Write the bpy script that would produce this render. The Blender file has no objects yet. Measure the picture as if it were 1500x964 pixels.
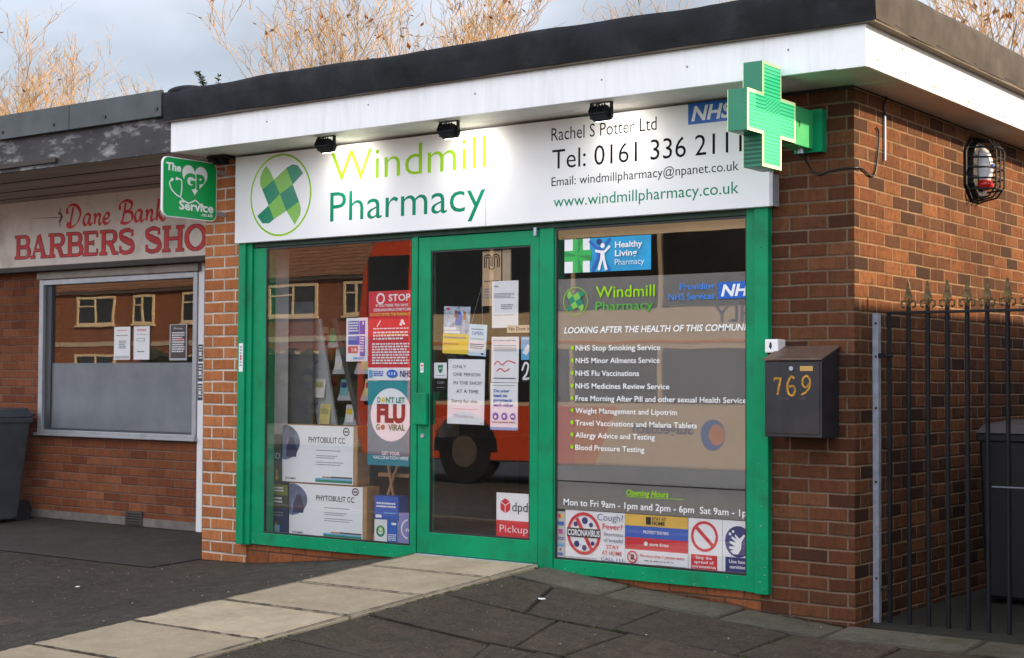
import bpy, math, random
from math import sin, cos, pi, radians, hypot
random.seed(7)
scene = bpy.context.scene
COL = scene.collection

# ------------------------------------------------------------------ camera
cam_d = bpy.data.cameras.new('camera'); cam = bpy.data.objects.new('camera', cam_d); COL.objects.link(cam)
cam_d.sensor_fit = 'HORIZONTAL'; cam_d.sensor_width = 36.0
cam_d.lens = 2243.52 / 1500 * 36.0
cam_d.clip_start = 0.05; cam_d.clip_end = 2000
from mathutils import Matrix, Vector
_R = Vector((0.8047174, 0.59363653, 0.00505686)); _U = Vector((0.01571457, -0.02981585, 0.99943187)); _F = Vector((-0.59345004, 0.80418076, 0.03332207))
cam.matrix_world = Matrix(((_R.x, _U.x, -_F.x, 8.02858), (_R.y, _U.y, -_F.y, -7.62645), (_R.z, _U.z, -_F.z, 1.16223), (0, 0, 0, 1)))
scene.camera = cam

# ------------------------------------------------------------------ sky, sun, exposure
SUN_EL, SUN_AZ = radians(21.0), radians(30.0)        # azimuth measured from +X towards +Y
sun_dir = Vector((cos(SUN_EL) * cos(SUN_AZ), cos(SUN_EL) * sin(SUN_AZ), sin(SUN_EL)))
world = bpy.data.worlds.new('World'); scene.world = world; world.use_nodes = True
nt = world.node_tree; nt.nodes.clear()
def N(t, kind, **kw):
    n = t.nodes.new(kind)
    for k, v in kw.items(): setattr(n, k, v)
    return n
out = N(nt, 'ShaderNodeOutputWorld'); bg = N(nt, 'ShaderNodeBackground'); bg.inputs['Strength'].default_value = 0.1
sky = N(nt, 'ShaderNodeTexSky', sky_type='NISHITA', sun_disc=False)
sky.sun_elevation = SUN_EL; sky.sun_rotation = pi / 2 - SUN_AZ; sky.air_density = 1.0; sky.dust_density = 1.5; sky.ozone_density = 1.5
tc = N(nt, 'ShaderNodeTexCoord'); mp = N(nt, 'ShaderNodeMapping'); mp.inputs['Scale'].default_value = (1.0, 1.0, 2.2)
noi = N(nt, 'ShaderNodeTexNoise'); noi.inputs['Scale'].default_value = 2.3; noi.inputs['Detail'].default_value = 5; noi.inputs['Roughness'].default_value = .5
rmp = N(nt, 'ShaderNodeValToRGB'); rmp.color_ramp.elements[0].position = .30; rmp.color_ramp.elements[1].position = .66
rmp.color_ramp.elements[0].color = (.70, .70, .70, 1); rmp.color_ramp.elements[1].color = (1, 1, 1, 1)
# brighter cloud added unseen over the street (-Y) to light the shopfront, thinner grey behind
sep = N(nt, 'ShaderNodeSeparateXYZ'); mr = N(nt, 'ShaderNodeMapRange'); mr.inputs['From Min'].default_value = .35; mr.inputs['From Max'].default_value = -.75
mr.inputs['To Min'].default_value = 0; mr.inputs['To Max'].default_value = 1; mr.interpolation_type = 'SMOOTHSTEP'
cl = N(nt, 'ShaderNodeMix', data_type='RGBA'); cl.inputs['A'].default_value = (2.55, 2.68, 2.98, 1); cl.inputs['B'].default_value = (8.2, 8.5, 9.2, 1)
mx = N(nt, 'ShaderNodeMix', data_type='RGBA')
n2 = N(nt, 'ShaderNodeTexNoise'); n2.inputs['Scale'].default_value = 4.2; n2.inputs['Detail'].default_value = 4
m2 = N(nt, 'ShaderNodeMapRange'); m2.inputs['From Min'].default_value = .3; m2.inputs['From Max'].default_value = .7; m2.inputs['To Min'].default_value = .62; m2.inputs['To Max'].default_value = 1.55
ml = N(nt, 'ShaderNodeVectorMath', operation='SCALE')
L = nt.links.new
L(tc.outputs['Generated'], mp.inputs['Vector']); L(mp.outputs['Vector'], noi.inputs['Vector']); L(mp.outputs['Vector'], n2.inputs['Vector'])
L(noi.outputs['Fac'], rmp.inputs['Fac']); L(tc.outputs['Generated'], sep.inputs[0]); L(sep.outputs['Y'], mr.inputs['Value'])
L(mr.outputs['Result'], cl.inputs['Factor']); L(n2.outputs['Fac'], m2.inputs['Value']); L(cl.outputs['Result'], ml.inputs[0]); L(m2.outputs['Result'], ml.inputs['Scale'])
L(rmp.outputs['Color'], mx.inputs['Factor']); L(sky.outputs['Color'], mx.inputs['A']); L(ml.outputs['Vector'], mx.inputs['B'])
L(mx.outputs['Result'], bg.inputs['Color']); L(bg.outputs['Background'], out.inputs['Surface'])

sun_d = bpy.data.lights.new('sun', 'SUN'); sun = bpy.data.objects.new('sun', sun_d); COL.objects.link(sun)
sun_d.energy = 3.5; sun_d.angle = radians(1.5); sun_d.color = (1.0, .74, .46)
sun.rotation_euler = sun_dir.to_track_quat('Z', 'Y').to_euler()
vs = scene.view_settings
scene.display_settings.display_device = 'sRGB'
vs.view_transform = 'Standard'; vs.look = 'None'; vs.gamma = 1; vs.use_curve_mapping = False; vs.exposure = 1.36
scene.cycles.max_bounces = 8; scene.cycles.transparent_max_bounces = 24; scene.cycles.sample_clamp_indirect = 6

# ------------------------------------------------------------------ materials
def new_mat(name):
    m = bpy.data.materials.new(name); m.use_nodes = True
    return m, m.node_tree, m.node_tree.nodes['Principled BSDF']
def mth(t, op, a, b=None, c=None):
    n = N(t, 'ShaderNodeMath', operation=op)
    for i, v in enumerate((a, b, c)):
        if v is None: continue
        if isinstance(v, (int, float)): n.inputs[i].default_value = v
        else: t.links.new(v, n.inputs[i])
    return n.outputs[0]
def mixc(t, f, a, b, blend='MIX'):
    n = N(t, 'ShaderNodeMix', data_type='RGBA', blend_type=blend)
    for k, v in (('Factor', f), ('A', a), ('B', b)):
        if isinstance(v, (int, float)): n.inputs[k].default_value = v
        elif isinstance(v, tuple): n.inputs[k].default_value = (*v[:3], 1)
        else: t.links.new(v, n.inputs[k])
    return n.outputs['Result']
def noise(t, vec, scale, detail=4, rough=.55):
    n = N(t, 'ShaderNodeTexNoise'); n.inputs['Scale'].default_value = scale; n.inputs['Detail'].default_value = detail; n.inputs['Roughness'].default_value = rough
    t.links.new(vec, n.inputs['Vector']); return n.outputs['Fac']
def remap(t, v, a, b, c=0, d=1):
    n = N(t, 'ShaderNodeMapRange'); n.inputs['From Min'].default_value = a; n.inputs['From Max'].default_value = b
    n.inputs['To Min'].default_value = c; n.inputs['To Max'].default_value = d; t.links.new(v, n.inputs['Value']); return n.outputs['Result']
def vscale(t, vec, s):
    n = N(t, 'ShaderNodeMapping'); n.inputs['Scale'].default_value = s; t.links.new(vec, n.inputs['Vector']); return n.outputs['Vector']
def bumpn(t, p, h, strength, dist):
    b = N(t, 'ShaderNodeBump'); b.inputs['Strength'].default_value = strength; b.inputs['Distance'].default_value = dist
    t.links.new(h, b.inputs['Height']); t.links.new(b.outputs['Normal'], p.inputs['Normal']); return b
_cache = {}
def M(name, col, rough=.55, metal=0, var=.12, vscl=6, dirt=None, dirt_amt=.0, dirt_scale=3, bump=0, bscale=60, spec=.5, stretch=(1, 1, 1)):
    """plain painted / printed / plastic surface with uneven tone, optional dirt and fine bump"""
    key = (name, col)
    if key in _cache: return _cache[key]
    m, t, p = new_mat(name)
    pos = N(t, 'ShaderNodeTexCoord').outputs['Object']
    if stretch != (1, 1, 1): pos = vscale(t, pos, stretch)
    f = noise(t, pos, vscl)
    lo = tuple(max(0, c * (1 - var)) for c in col); hi = tuple(min(1, c * (1 + var)) for c in col)
    c = mixc(t, remap(t, f, .3, .7), lo, hi)
    if dirt:
        d = remap(t, noise(t, pos, dirt_scale, 6, .65), .52, .72, 0, dirt_amt)
        c = mixc(t, d, c, dirt)
    t.links.new(c, p.inputs['Base Color'])
    r = remap(t, noise(t, pos, vscl * 2.3), .3, .7, max(0.02, rough - .08), min(1, rough + .08)); t.links.new(r, p.inputs['Roughness'])
    p.inputs['Metallic'].default_value = metal; p.inputs['Specular IOR Level'].default_value = spec
    if bump: bumpn(t, p, noise(t, pos, bscale, 5), bump, .004)
    _cache[key] = m; return m
def brick_mat(name, cols, mortar, bw=.225, bh=.075, mw=.010, uoff=0, voff=0, dark_streak=.35, stain=0.3):
    m, t, p = new_mat(name)
    pos = N(t, 'ShaderNodeNewGeometry').outputs['Position']
    s = N(t, 'ShaderNodeSeparateXYZ'); t.links.new(pos, s.inputs[0])
    wob = remap(t, noise(t, pos, 5, 2), 0, 1, -.005, .005)
    u = mth(t, 'ADD', mth(t, 'ADD', s.outputs['X'], s.outputs['Y']), uoff)
    v = mth(t, 'ADD', mth(t, 'ADD', s.outputs['Z'], 10 + voff), wob)
    row = mth(t, 'FLOOR', mth(t, 'DIVIDE', v, bh))
    par = mth(t, 'MULTIPLY', mth(t, 'MODULO', row, 2), .5)
    uu = mth(t, 'ADD', mth(t, 'ADD', mth(t, 'DIVIDE', u, bw), par), 50)
    colm = mth(t, 'FLOOR', uu)
    fu = mth(t, 'MULTIPLY', mth(t, 'FRACT', uu), bw); fv = mth(t, 'MULTIPLY', mth(t, 'FRACT', mth(t, 'DIVIDE', v, bh)), bh)
    du = mth(t, 'MINIMUM', fu, mth(t, 'SUBTRACT', bw, fu)); dv = mth(t, 'MINIMUM', fv, mth(t, 'SUBTRACT', bh, fv))
    edge = mth(t, 'ADD', mth(t, 'MINIMUM', du, dv), remap(t, noise(t, pos, 60, 3), 0, 1, -.0034, .0034))
    isb = remap(t, edge, mw * .5 - .0012, mw * .5 + .0018)         # 0 mortar, 1 brick
    cmb = N(t, 'ShaderNodeCombineXYZ'); t.links.new(colm, cmb.inputs[0]); t.links.new(row, cmb.inputs[1])
    wn = N(t, 'ShaderNodeTexWhiteNoise', noise_dimensions='3D'); t.links.new(cmb.outputs[0], wn.inputs['Vector'])
    cr = N(t, 'ShaderNodeValToRGB'); cr.color_ramp.interpolation = 'LINEAR'
    while len(cr.color_ramp.elements) < len(cols): cr.color_ramp.elements.new(.5)
    for i, c in enumerate(cols):
        cr.color_ramp.elements[i].position = i / (len(cols) - 1); cr.color_ramp.elements[i].color = (*c, 1)
    t.links.new(wn.outputs['Value'], cr.inputs['Fac'])
    # wire-cut drag marks and kiln burns in each brick
    sp = vscale(t, pos, (60, 60, 7)); drag = noise(t, sp, 1.0, 3)
    spots = remap(t, noise(t, pos, 26, 5, .7), .48, .72, 0, dark_streak)
    c = mixc(t, remap(t, drag, .35, .7, 0, .28), cr.outputs['Color'], (.02, .013, .01))
    c = mixc(t, spots, c, (.025, .017, .014))
    st = remap(t, noise(t, pos, 1.6, 5, .6), .45, .75, 0, stain)
    mc = mixc(t, remap(t, noise(t, pos, 7, 4), .35, .65, 0, .55), mortar, tuple(x * .45 for x in mortar))
    c = mixc(t, isb, mc, c)
    c = mixc(t, st, c, tuple(x * .4 for x in cols[0]))
    t.links.new(c, p.inputs['Base Color']); p.inputs['Roughness'].default_value = .85; p.inputs['Specular IOR Level'].default_value = .12
    h = mth(t, 'ADD', mth(t, 'MULTIPLY', remap(t, edge, mw * .5 - .004, mw * .5 + .005), 1.0), mth(t, 'MULTIPLY', noise(t, pos, 90, 4), .28))
    h = mth(t, 'ADD', h, mth(t, 'MULTIPLY', wn.outputs['Value'], .8))
    bumpn(t, p, h, .9, .006)
    return m
def glass_mat(name, tint=(1, 1, 1), boost=1.6):
    m, t, p = new_mat(name); t.nodes.remove(p); o = t.nodes['Material Output']
    tr = N(t, 'ShaderNodeBsdfTransparent'); tr.inputs['Color'].default_value = (*tint, 1)
    gl = N(t, 'ShaderNodeBsdfGlossy'); gl.inputs['Roughness'].default_value = .004; gl.inputs['Color'].default_value = (1, 1, 1, 1)
    ge = N(t, 'ShaderNodeNewGeometry'); dt = N(t, 'ShaderNodeVectorMath', operation='DOT_PRODUCT'); t.links.new(ge.outputs['Incoming'], dt.inputs[0]); t.links.new(ge.outputs['Normal'], dt.inputs[1])
    ci = mth(t, 'SUBTRACT', 1, mth(t, 'ABSOLUTE', dt.outputs['Value'])); fres = mth(t, 'ADD', .04, mth(t, 'MULTIPLY', .96, mth(t, 'POWER', ci, 5)))
    b = N(t, 'ShaderNodeBump'); b.inputs['Strength'].default_value = .03; b.inputs['Distance'].default_value = .02
    pos = N(t, 'ShaderNodeNewGeometry').outputs['Position']; t.links.new(noise(t, pos, 1.2, 2), b.inputs['Height']); t.links.new(b.outputs['Normal'], gl.inputs['Normal'])
    ms = N(t, 'ShaderNodeMixShader'); f = mth(t, 'MULTIPLY', fres, boost); f = mth(t, 'MINIMUM', f, 1.0)
    t.links.new(f, ms.inputs[0]); t.links.new(tr.outputs[0], ms.inputs[1]); t.links.new(gl.outputs[0], ms.inputs[2]); t.links.new(ms.outputs[0], o.inputs['Surface'])
    return m
def film_mat(name, col, opacity, rough=.35):
    m, t, p = new_mat(name); o = t.nodes['Material Output']
    p.inputs['Base Color'].default_value = (*col, 1); p.inputs['Roughness'].default_value = rough
    pos = N(t, 'ShaderNodeNewGeometry').outputs['Position']
    tr = N(t, 'ShaderNodeBsdfTransparent'); tl = N(t, 'ShaderNodeBsdfTranslucent'); tl.inputs['Color'].default_value = (*col, 1)
    a = N(t, 'ShaderNodeMixShader'); a.inputs[0].default_value = .3; t.links.new(p.outputs[0], a.inputs[1]); t.links.new(tl.outputs[0], a.inputs[2])
    ms = N(t, 'ShaderNodeMixShader'); t.links.new(remap(t, noise(t, pos, 3, 5), .3, .7, opacity - .06, opacity + .06), ms.inputs[0])
    t.links.new(tr.outputs[0], ms.inputs[1]); t.links.new(a.outputs[0], ms.inputs[2]); t.links.new(ms.outputs[0], o.inputs['Surface'])
    return m
def emit_mat(name, col, e):
    m, t, p = new_mat(name); p.inputs['Base Color'].default_value = (*col, 1); p.inputs['Emission Color'].default_value = (*col, 1); p.inputs['Emission Strength'].default_value = e
    return m

white_pvc = M('white_pvc', (.80, .80, .82), .35, var=.03, vscl=3, dirt=(.45, .40, .33), dirt_amt=.16, dirt_scale=2.2)
sign_white = M('sign_white', (.82, .82, .84), .5, spec=.25, var=.02, vscl=2, dirt=(.5, .5, .48), dirt_amt=.08)
green_paint = M('green_powder_coat', (.0, .25, .105), .42, spec=.22, var=.14, vscl=4, dirt=(.018, .10, .05), dirt_amt=.55, dirt_scale=5)
green_dark = M('green_dark_paint', (.003, .15, .06), .4, var=.1)
green_sign = M('green_sign_vinyl', (.0, .34, .075), .35, var=.05)
black_metal = M('black_painted_metal', (.007, .008, .011), .55, var=.3, vscl=14, spec=.25, bump=.15, bscale=90)
black_plastic = M('black_plastic', (.015, .016, .018), .45, var=.25)
felt_front = M('roof_felt', (.008, .009, .012), .72, var=.5, vscl=3.2, dirt=(.03, .03, .033), dirt_amt=.6, dirt_scale=4, bump=.6, bscale=130, spec=.25)
felt_side = M('roof_felt_mineral', (.048, .042, .037), .9, var=.4, vscl=4, dirt=(.03, .028, .027), dirt_amt=.75, dirt_scale=6, bump=.9, bscale=220)
clad = M('grey_cladding', (.030, .040, .042), .45, var=.14, vscl=2, dirt=(.06, .06, .05), dirt_amt=.35)
galv = M('galvanised_steel', (.40, .44, .53), .45, metal=.5, var=.2, vscl=20)
alu = M('aluminium', (.40, .41, .44), .4, metal=.35, var=.1, vscl=10, dirt=(.15, .14, .13), dirt_amt=.4)
cream_soffit = M('soffit_board', (.36, .31, .25), .7, var=.2, vscl=5, dirt=(.15, .12, .09), dirt_amt=.5)
white_soffit = M('white_soffit', (.66, .64, .60), .5, var=.08, dirt=(.3, .26, .2), dirt_amt=.3)
dark_gap = M('dark_gap', (.02, .018, .016), .9)
paper = M('white_paper', (.80, .80, .82), .6, var=.03)
black_ink = M('black_ink', (.009, .009, .010), .75, var=.1, spec=.08)
grey_ink = M('grey_ink', (.22, .23, .26), .5, var=.1)
red_ink = M('red_ink', (.62, .012, .03), .4, var=.05)
blue_ink = M('blue_ink', (.015, .10, .48), .4, var=.05)
nhs_blue = M('nhs_blue', (.0, .11, .50), .35, var=.05)
navy_ink = M('navy_ink', (.012, .02, .16), .4, var=.08)
sky_ink = M('sky_blue_ink', (.10, .42, .72), .4, var=.1)
yellow_ink = M('yellow_ink', (.80, .58, .04), .4, var=.05)
lime = M('lime_vinyl', (.28, .58, .008), .6, spec=.15, var=.12, vscl=3)
midgreen = M('mid_green_vinyl', (.20, .47, .07), .35, var=.08)
teal = M('teal_green_vinyl', (.0, .23, .12), .6, spec=.15, var=.10, vscl=3)
pine = M('dark_green_vinyl', (.0, .22, .12), .35, var=.08)
teal_print = M('teal_print', (.01, .28, .32), .45, var=.10)
wood = M('pale_wood', (.40, .20, .08), .55, var=.25, vscl=5, stretch=(8, 8, 1))
card = M('brown_cardboard', (.40, .22, .09), .7, var=.15, stretch=(1, 1, 4))
shelfgrey = M('grey_rack_metal', (.42, .43, .45), .4, var=.12)
orange_leaf = M('orange_leaf', (.42, .15, .03), .6, var=.3)
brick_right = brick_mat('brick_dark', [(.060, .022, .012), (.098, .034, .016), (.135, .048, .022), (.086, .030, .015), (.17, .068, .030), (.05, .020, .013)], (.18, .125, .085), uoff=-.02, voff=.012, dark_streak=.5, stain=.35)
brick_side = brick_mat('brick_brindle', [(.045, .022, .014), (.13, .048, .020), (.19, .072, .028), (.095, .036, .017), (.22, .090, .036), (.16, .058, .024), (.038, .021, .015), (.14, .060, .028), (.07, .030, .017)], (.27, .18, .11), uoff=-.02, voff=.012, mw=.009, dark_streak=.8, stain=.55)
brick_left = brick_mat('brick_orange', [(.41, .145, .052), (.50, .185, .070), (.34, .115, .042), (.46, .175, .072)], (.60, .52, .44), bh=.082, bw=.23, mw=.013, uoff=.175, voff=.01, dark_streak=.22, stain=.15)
brick_plinth = brick_mat('brick_plinth', [(.26, .085, .032), (.31, .10, .04), (.22, .075, .03)], (.10, .075, .055), bw=.24, bh=.12, mw=.008, uoff=.06, voff=.13, dark_streak=.35, stain=.4)
brick_barber = brick_mat('brick_brown', [(.20, .064, .032), (.26, .088, .040), (.165, .052, .028), (.30, .11, .055)], (.19, .14, .105), uoff=.03, voff=.02, mw=.008, dark_streak=.3, stain=.4)
brick_house = brick_mat('brick_terrace', [(.30, .10, .05), (.36, .13, .06), (.25, .085, .045)], (.3, .25, .2), dark_streak=.25, stain=.2)
glass = glass_mat('window_glass', boost=2.5)
frost = film_mat('frosted_film', (.34, .325, .31), .80)
privacy = film_mat('grey_privacy_film', (.40, .39, .37), .62)

# ------------------------------------------------------------------ mesh helpers
class MB:
    def __init__(s): s.v = []; s.f = []; s.sm = []
    def add(s, vs, fs, smooth=False):
        b = len(s.v); s.v += [Vector(v) for v in vs]; s.f += [tuple(i + b for i in f) for f in fs]; s.sm += [smooth] * len(fs); return s
    def box(s, x0, x1, y0, y1, z0, z1):
        return s.add([(x0, y0, z0), (x1, y0, z0), (x1, y1, z0), (x0, y1, z0), (x0, y0, z1), (x1, y0, z1), (x1, y1, z1), (x0, y1, z1)],
                     [(3, 2, 1, 0), (4, 5, 6, 7), (0, 1, 5, 4), (1, 2, 6, 5), (2, 3, 7, 6), (3, 0, 4, 7)])
    def prism(s, pts, org, r, u, n, depth):
        """2D outline (counter-clockwise seen from n) on the plane org + a r + b u, thickness depth behind the face"""
        org, r, u, n = map(Vector, (org, r, u, n)); k = len(pts)
        fr = [org + r * a + u * b for a, b in pts]; bk = [q - n * depth for q in fr]
        return s.add(fr + bk, [tuple(range(k)), tuple(range(2 * k - 1, k - 1, -1))] + [(i, i + k, (i + 1) % k + k, (i + 1) % k) for i in range(k)])
    def sheet(s, x0, x1, z0, z1, y): return s.add([(x0, y, z0), (x1, y, z0), (x1, y, z1), (x0, y, z1)], [(0, 1, 2, 3)])
    def tube(s, pts, r, n=8, cap=True, smooth=True):
        pts = [Vector(p) for p in pts]; rs = r if isinstance(r, (list, tuple)) else [r] * len(pts); rings = []; prev = None
        for i, p in enumerate(pts):
            d = (pts[min(i + 1, len(pts) - 1)] - pts[max(i - 1, 0)]).normalized()
            a = prev if prev else (Vector((0, 0, 1)) if abs(d.z) < .9 else Vector((1, 0, 0)))
            x = (a - d * a.dot(d)).normalized(); prev = x; y = d.cross(x)
            rings.append([p + (x * cos(2 * pi * k / n) + y * sin(2 * pi * k / n)) * rs[i] for k in range(n)])
        vs = [q for ring in rings for q in ring]; fs = []
        for i in range(len(rings) - 1):
            for k in range(n): fs.append((i * n + k, i * n + (k + 1) % n, (i + 1) * n + (k + 1) % n, (i + 1) * n + k))
        if cap: fs += [tuple(range(n - 1, -1, -1)), tuple(range(len(vs) - n, len(vs)))]
        return s.add(vs, fs, smooth)
    def cyl(s, a, b, r, n=20): return s.tube([a, b], r, n, smooth=False)
    def ellipsoid(s, c, rx, ry, rz, nu=20, nv=12):
        c = Vector(c); vs = [c + Vector((0, 0, -rz))]; fs = []
        for j in range(1, nv):
            a = -pi / 2 + pi * j / nv
            for i in range(nu): vs.append(c + Vector((rx * cos(a) * cos(2 * pi * i / nu), ry * cos(a) * sin(2 * pi * i / nu), rz * sin(a))))
        vs.append(c + Vector((0, 0, rz)))
        for i in range(nu): fs.append((0, 1 + (i + 1) % nu, 1 + i)); fs.append((len(vs) - 1, 1 + (nv - 2) * nu + i, 1 + (nv - 2) * nu + (i + 1) % nu))
        for j in range(nv - 2):
            for i in range(nu): a = 1 + j * nu + i; b = 1 + j * nu + (i + 1) % nu; fs.append((a, b, b + nu, a + nu))
        return s.add(vs, fs, True)
    def xf(s, mat): s.v = [mat @ v for v in s.v]; return s
def wloc(o):
    v = Vector((0, 0, 0))
    while o: v += o.location; o = o.parent
    return v
def build(name, mb, mat, parent=None, bevel=0, origin=None, segs=2):
    me = bpy.data.meshes.new(name)
    if parent is None:
        if origin is None:
            xs = [v.x for v in mb.v]; ys = [v.y for v in mb.v]; zs = [v.z for v in mb.v]
            origin = Vector(((min(xs) + max(xs)) / 2, (min(ys) + max(ys)) / 2, min(zs)))
        origin = Vector(origin)
        base = origin
    else: base = wloc(parent)
    me.from_pydata([tuple(v - base) for v in mb.v], [], mb.f); me.materials.append(mat)
    for p, sm in zip(me.polygons, mb.sm): p.use_smooth = sm
    me.update(); o = bpy.data.objects.new(name, me); COL.objects.link(o)
    if parent is None: o.location = base
    else: o.parent = parent
    if bevel:
        b = o.modifiers.new('bevel', 'BEVEL'); b.width = bevel; b.segments = segs; b.limit_method = 'ANGLE'; b.angle_limit = radians(40)
    return o
def tag(o, label, cat, group=None):
    o['label'] = label; o['category'] = cat
    if group: o['group'] = group
    return o
def thing(name, label, cat, loc=(0, 0, 0), group=None):
    o = bpy.data.objects.new(name, None); COL.objects.link(o); o.location = loc; o.empty_display_size = .1
    return tag(o, label, cat, group)
def struct(name, mb, mat): o = build(name, mb, mat, origin=(0, 0, 0)); o['kind'] = 'structure'; return o
def copy_tree(o, parent=None, off=(0, 0, 0)):
    c = o.copy(); COL.objects.link(c); c.parent = parent
    if parent is None: c.location = o.location + Vector(off)
    for ch in list(o.children): copy_tree(ch, c)
    return c
_tc = {}
def text_pts(s, bold=0.0, shear=0.0):
    k = (s, bold, shear)
    if k not in _tc:
        c = bpy.data.curves.new('text', 'FONT'); c.body = s; c.offset = bold; c.shear = shear; c.resolution_u = 3; c.fill_mode = 'FRONT'
        o = bpy.data.objects.new('text', c); me = bpy.data.meshes.new_from_object(o)
        _tc[k] = ([(v.co.x, v.co.y) for v in me.vertices], [tuple(p.vertices) for p in me.polygons])
        bpy.data.objects.remove(o); bpy.data.curves.remove(c); bpy.data.meshes.remove(me)
    return _tc[k]
CAPH = .682
class Plane:
    """a flat face: origin, right and up axes, outward normal"""
    def __init__(s, org, r=(1, 0, 0), u=(0, 0, 1)):
        s.o = Vector(org); s.r = Vector(r).normalized(); s.u = Vector(u).normalized(); s.n = s.r.cross(s.u)
    def p(s, a, b, lift=0): return s.o + s.r * a + s.u * b + s.n * lift
    def text(s, mb, txt, x0, x1, zb, h, lift, bold=0, shear=0):
        vs, fs = text_pts(txt, bold, shear)
        lo = min(v[0] for v in vs); hi = max(v[0] for v in vs); k = (x1 - x0) / (hi - lo); q = h / CAPH
        # make every glyph face point along +n
        mb.add([s.p(x0 + (a - lo) * k, zb + b * q, lift) for a, b in vs], fs); return mb
    def textw(s, mb, txt, x0, zb, h, lift, cond=.9, bold=0, shear=0, center=None):
        vs, fs = text_pts(txt, bold, shear); lo = min(v[0] for v in vs); hi = max(v[0] for v in vs); w = (hi - lo) * h / CAPH * cond
        if center is not None: x0 = center - w / 2
        return s.text(mb, txt, x0, x0 + w, zb, h, lift, bold, shear)
    def rect(s, mb, x0, x1, z0, z1, lift): return mb.add([s.p(x0, z0, lift), s.p(x1, z0, lift), s.p(x1, z1, lift), s.p(x0, z1, lift)], [(0, 1, 2, 3)])
    def poly(s, mb, pts, lift): return mb.add([s.p(a, b, lift) for a, b in pts], [tuple(range(len(pts)))])
    def disc(s, mb, cx, cz, rx, rz, lift, n=36): return s.poly(mb, [(cx + rx * cos(2 * pi * i / n), cz + rz * sin(2 * pi * i / n)) for i in range(n)], lift)
    def ring(s, mb, cx, cz, rx, rz, w, lift, n=48):
        for i in range(n):
            a, b = 2 * pi * i / n, 2 * pi * (i + 1) / n
            mb.add([s.p(cx + (rx - w) * cos(a), cz + (rz - w) * sin(a), lift), s.p(cx + rx * cos(a), cz + rz * sin(a), lift), s.p(cx + rx * cos(b), cz + rz * sin(b), lift), s.p(cx + (rx - w) * cos(b), cz + (rz - w) * sin(b), lift)], [(0, 1, 2, 3)])
        return mb
    def stroke(s, mb, pts, w, lift, nib=None, wmin=.3):
        """ribbon along pts; with nib (angle) the width follows a broad pen"""
        k = len(pts); Ls = []; Rs = []
        for i, (x, z) in enumerate(pts):
            a = pts[max(0, i - 1)]; b = pts[min(k - 1, i + 1)]; dx, dz = b[0] - a[0], b[1] - a[1]; d = hypot(dx, dz) or 1; nx, nz = -dz / d, dx / d
            ww = w[i] if isinstance(w, (list, tuple)) else w
            if nib is not None: ww = ww * (wmin + (1 - wmin) * abs(sin(math.atan2(dz, dx) - nib)))
            Ls.append((x + nx * ww / 2, z + nz * ww / 2)); Rs.append((x - nx * ww / 2, z - nz * ww / 2))
        for i in range(k - 1): s.poly(mb, [Rs[i], Rs[i + 1], Ls[i + 1], Ls[i]], lift)
        return mb
def arc(cx, cz, rx, rz, a0, a1, n=12): return [(cx + rx * cos(radians(a0 + (a1 - a0) * i / n)), cz + rz * sin(radians(a0 + (a1 - a0) * i / n))) for i in range(n + 1)]
def spline(P, n=8):
    o = []
    for i in range(len(P) - 1):
        p0, p1, p2, p3 = P[max(0, i - 1)], P[i], P[i + 1], P[min(len(P) - 1, i + 2)]
        for k in range(n):
            t = k / n; o.append(tuple(.5 * ((2 * b) + (-a + c) * t + (2 * a - 5 * b + 4 * c - d) * t * t + (-a + 3 * b - 3 * c + d) * t ** 3) for a, b, c, d in zip(p0, p1, p2, p3)))
    return o + [P[-1]]

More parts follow.
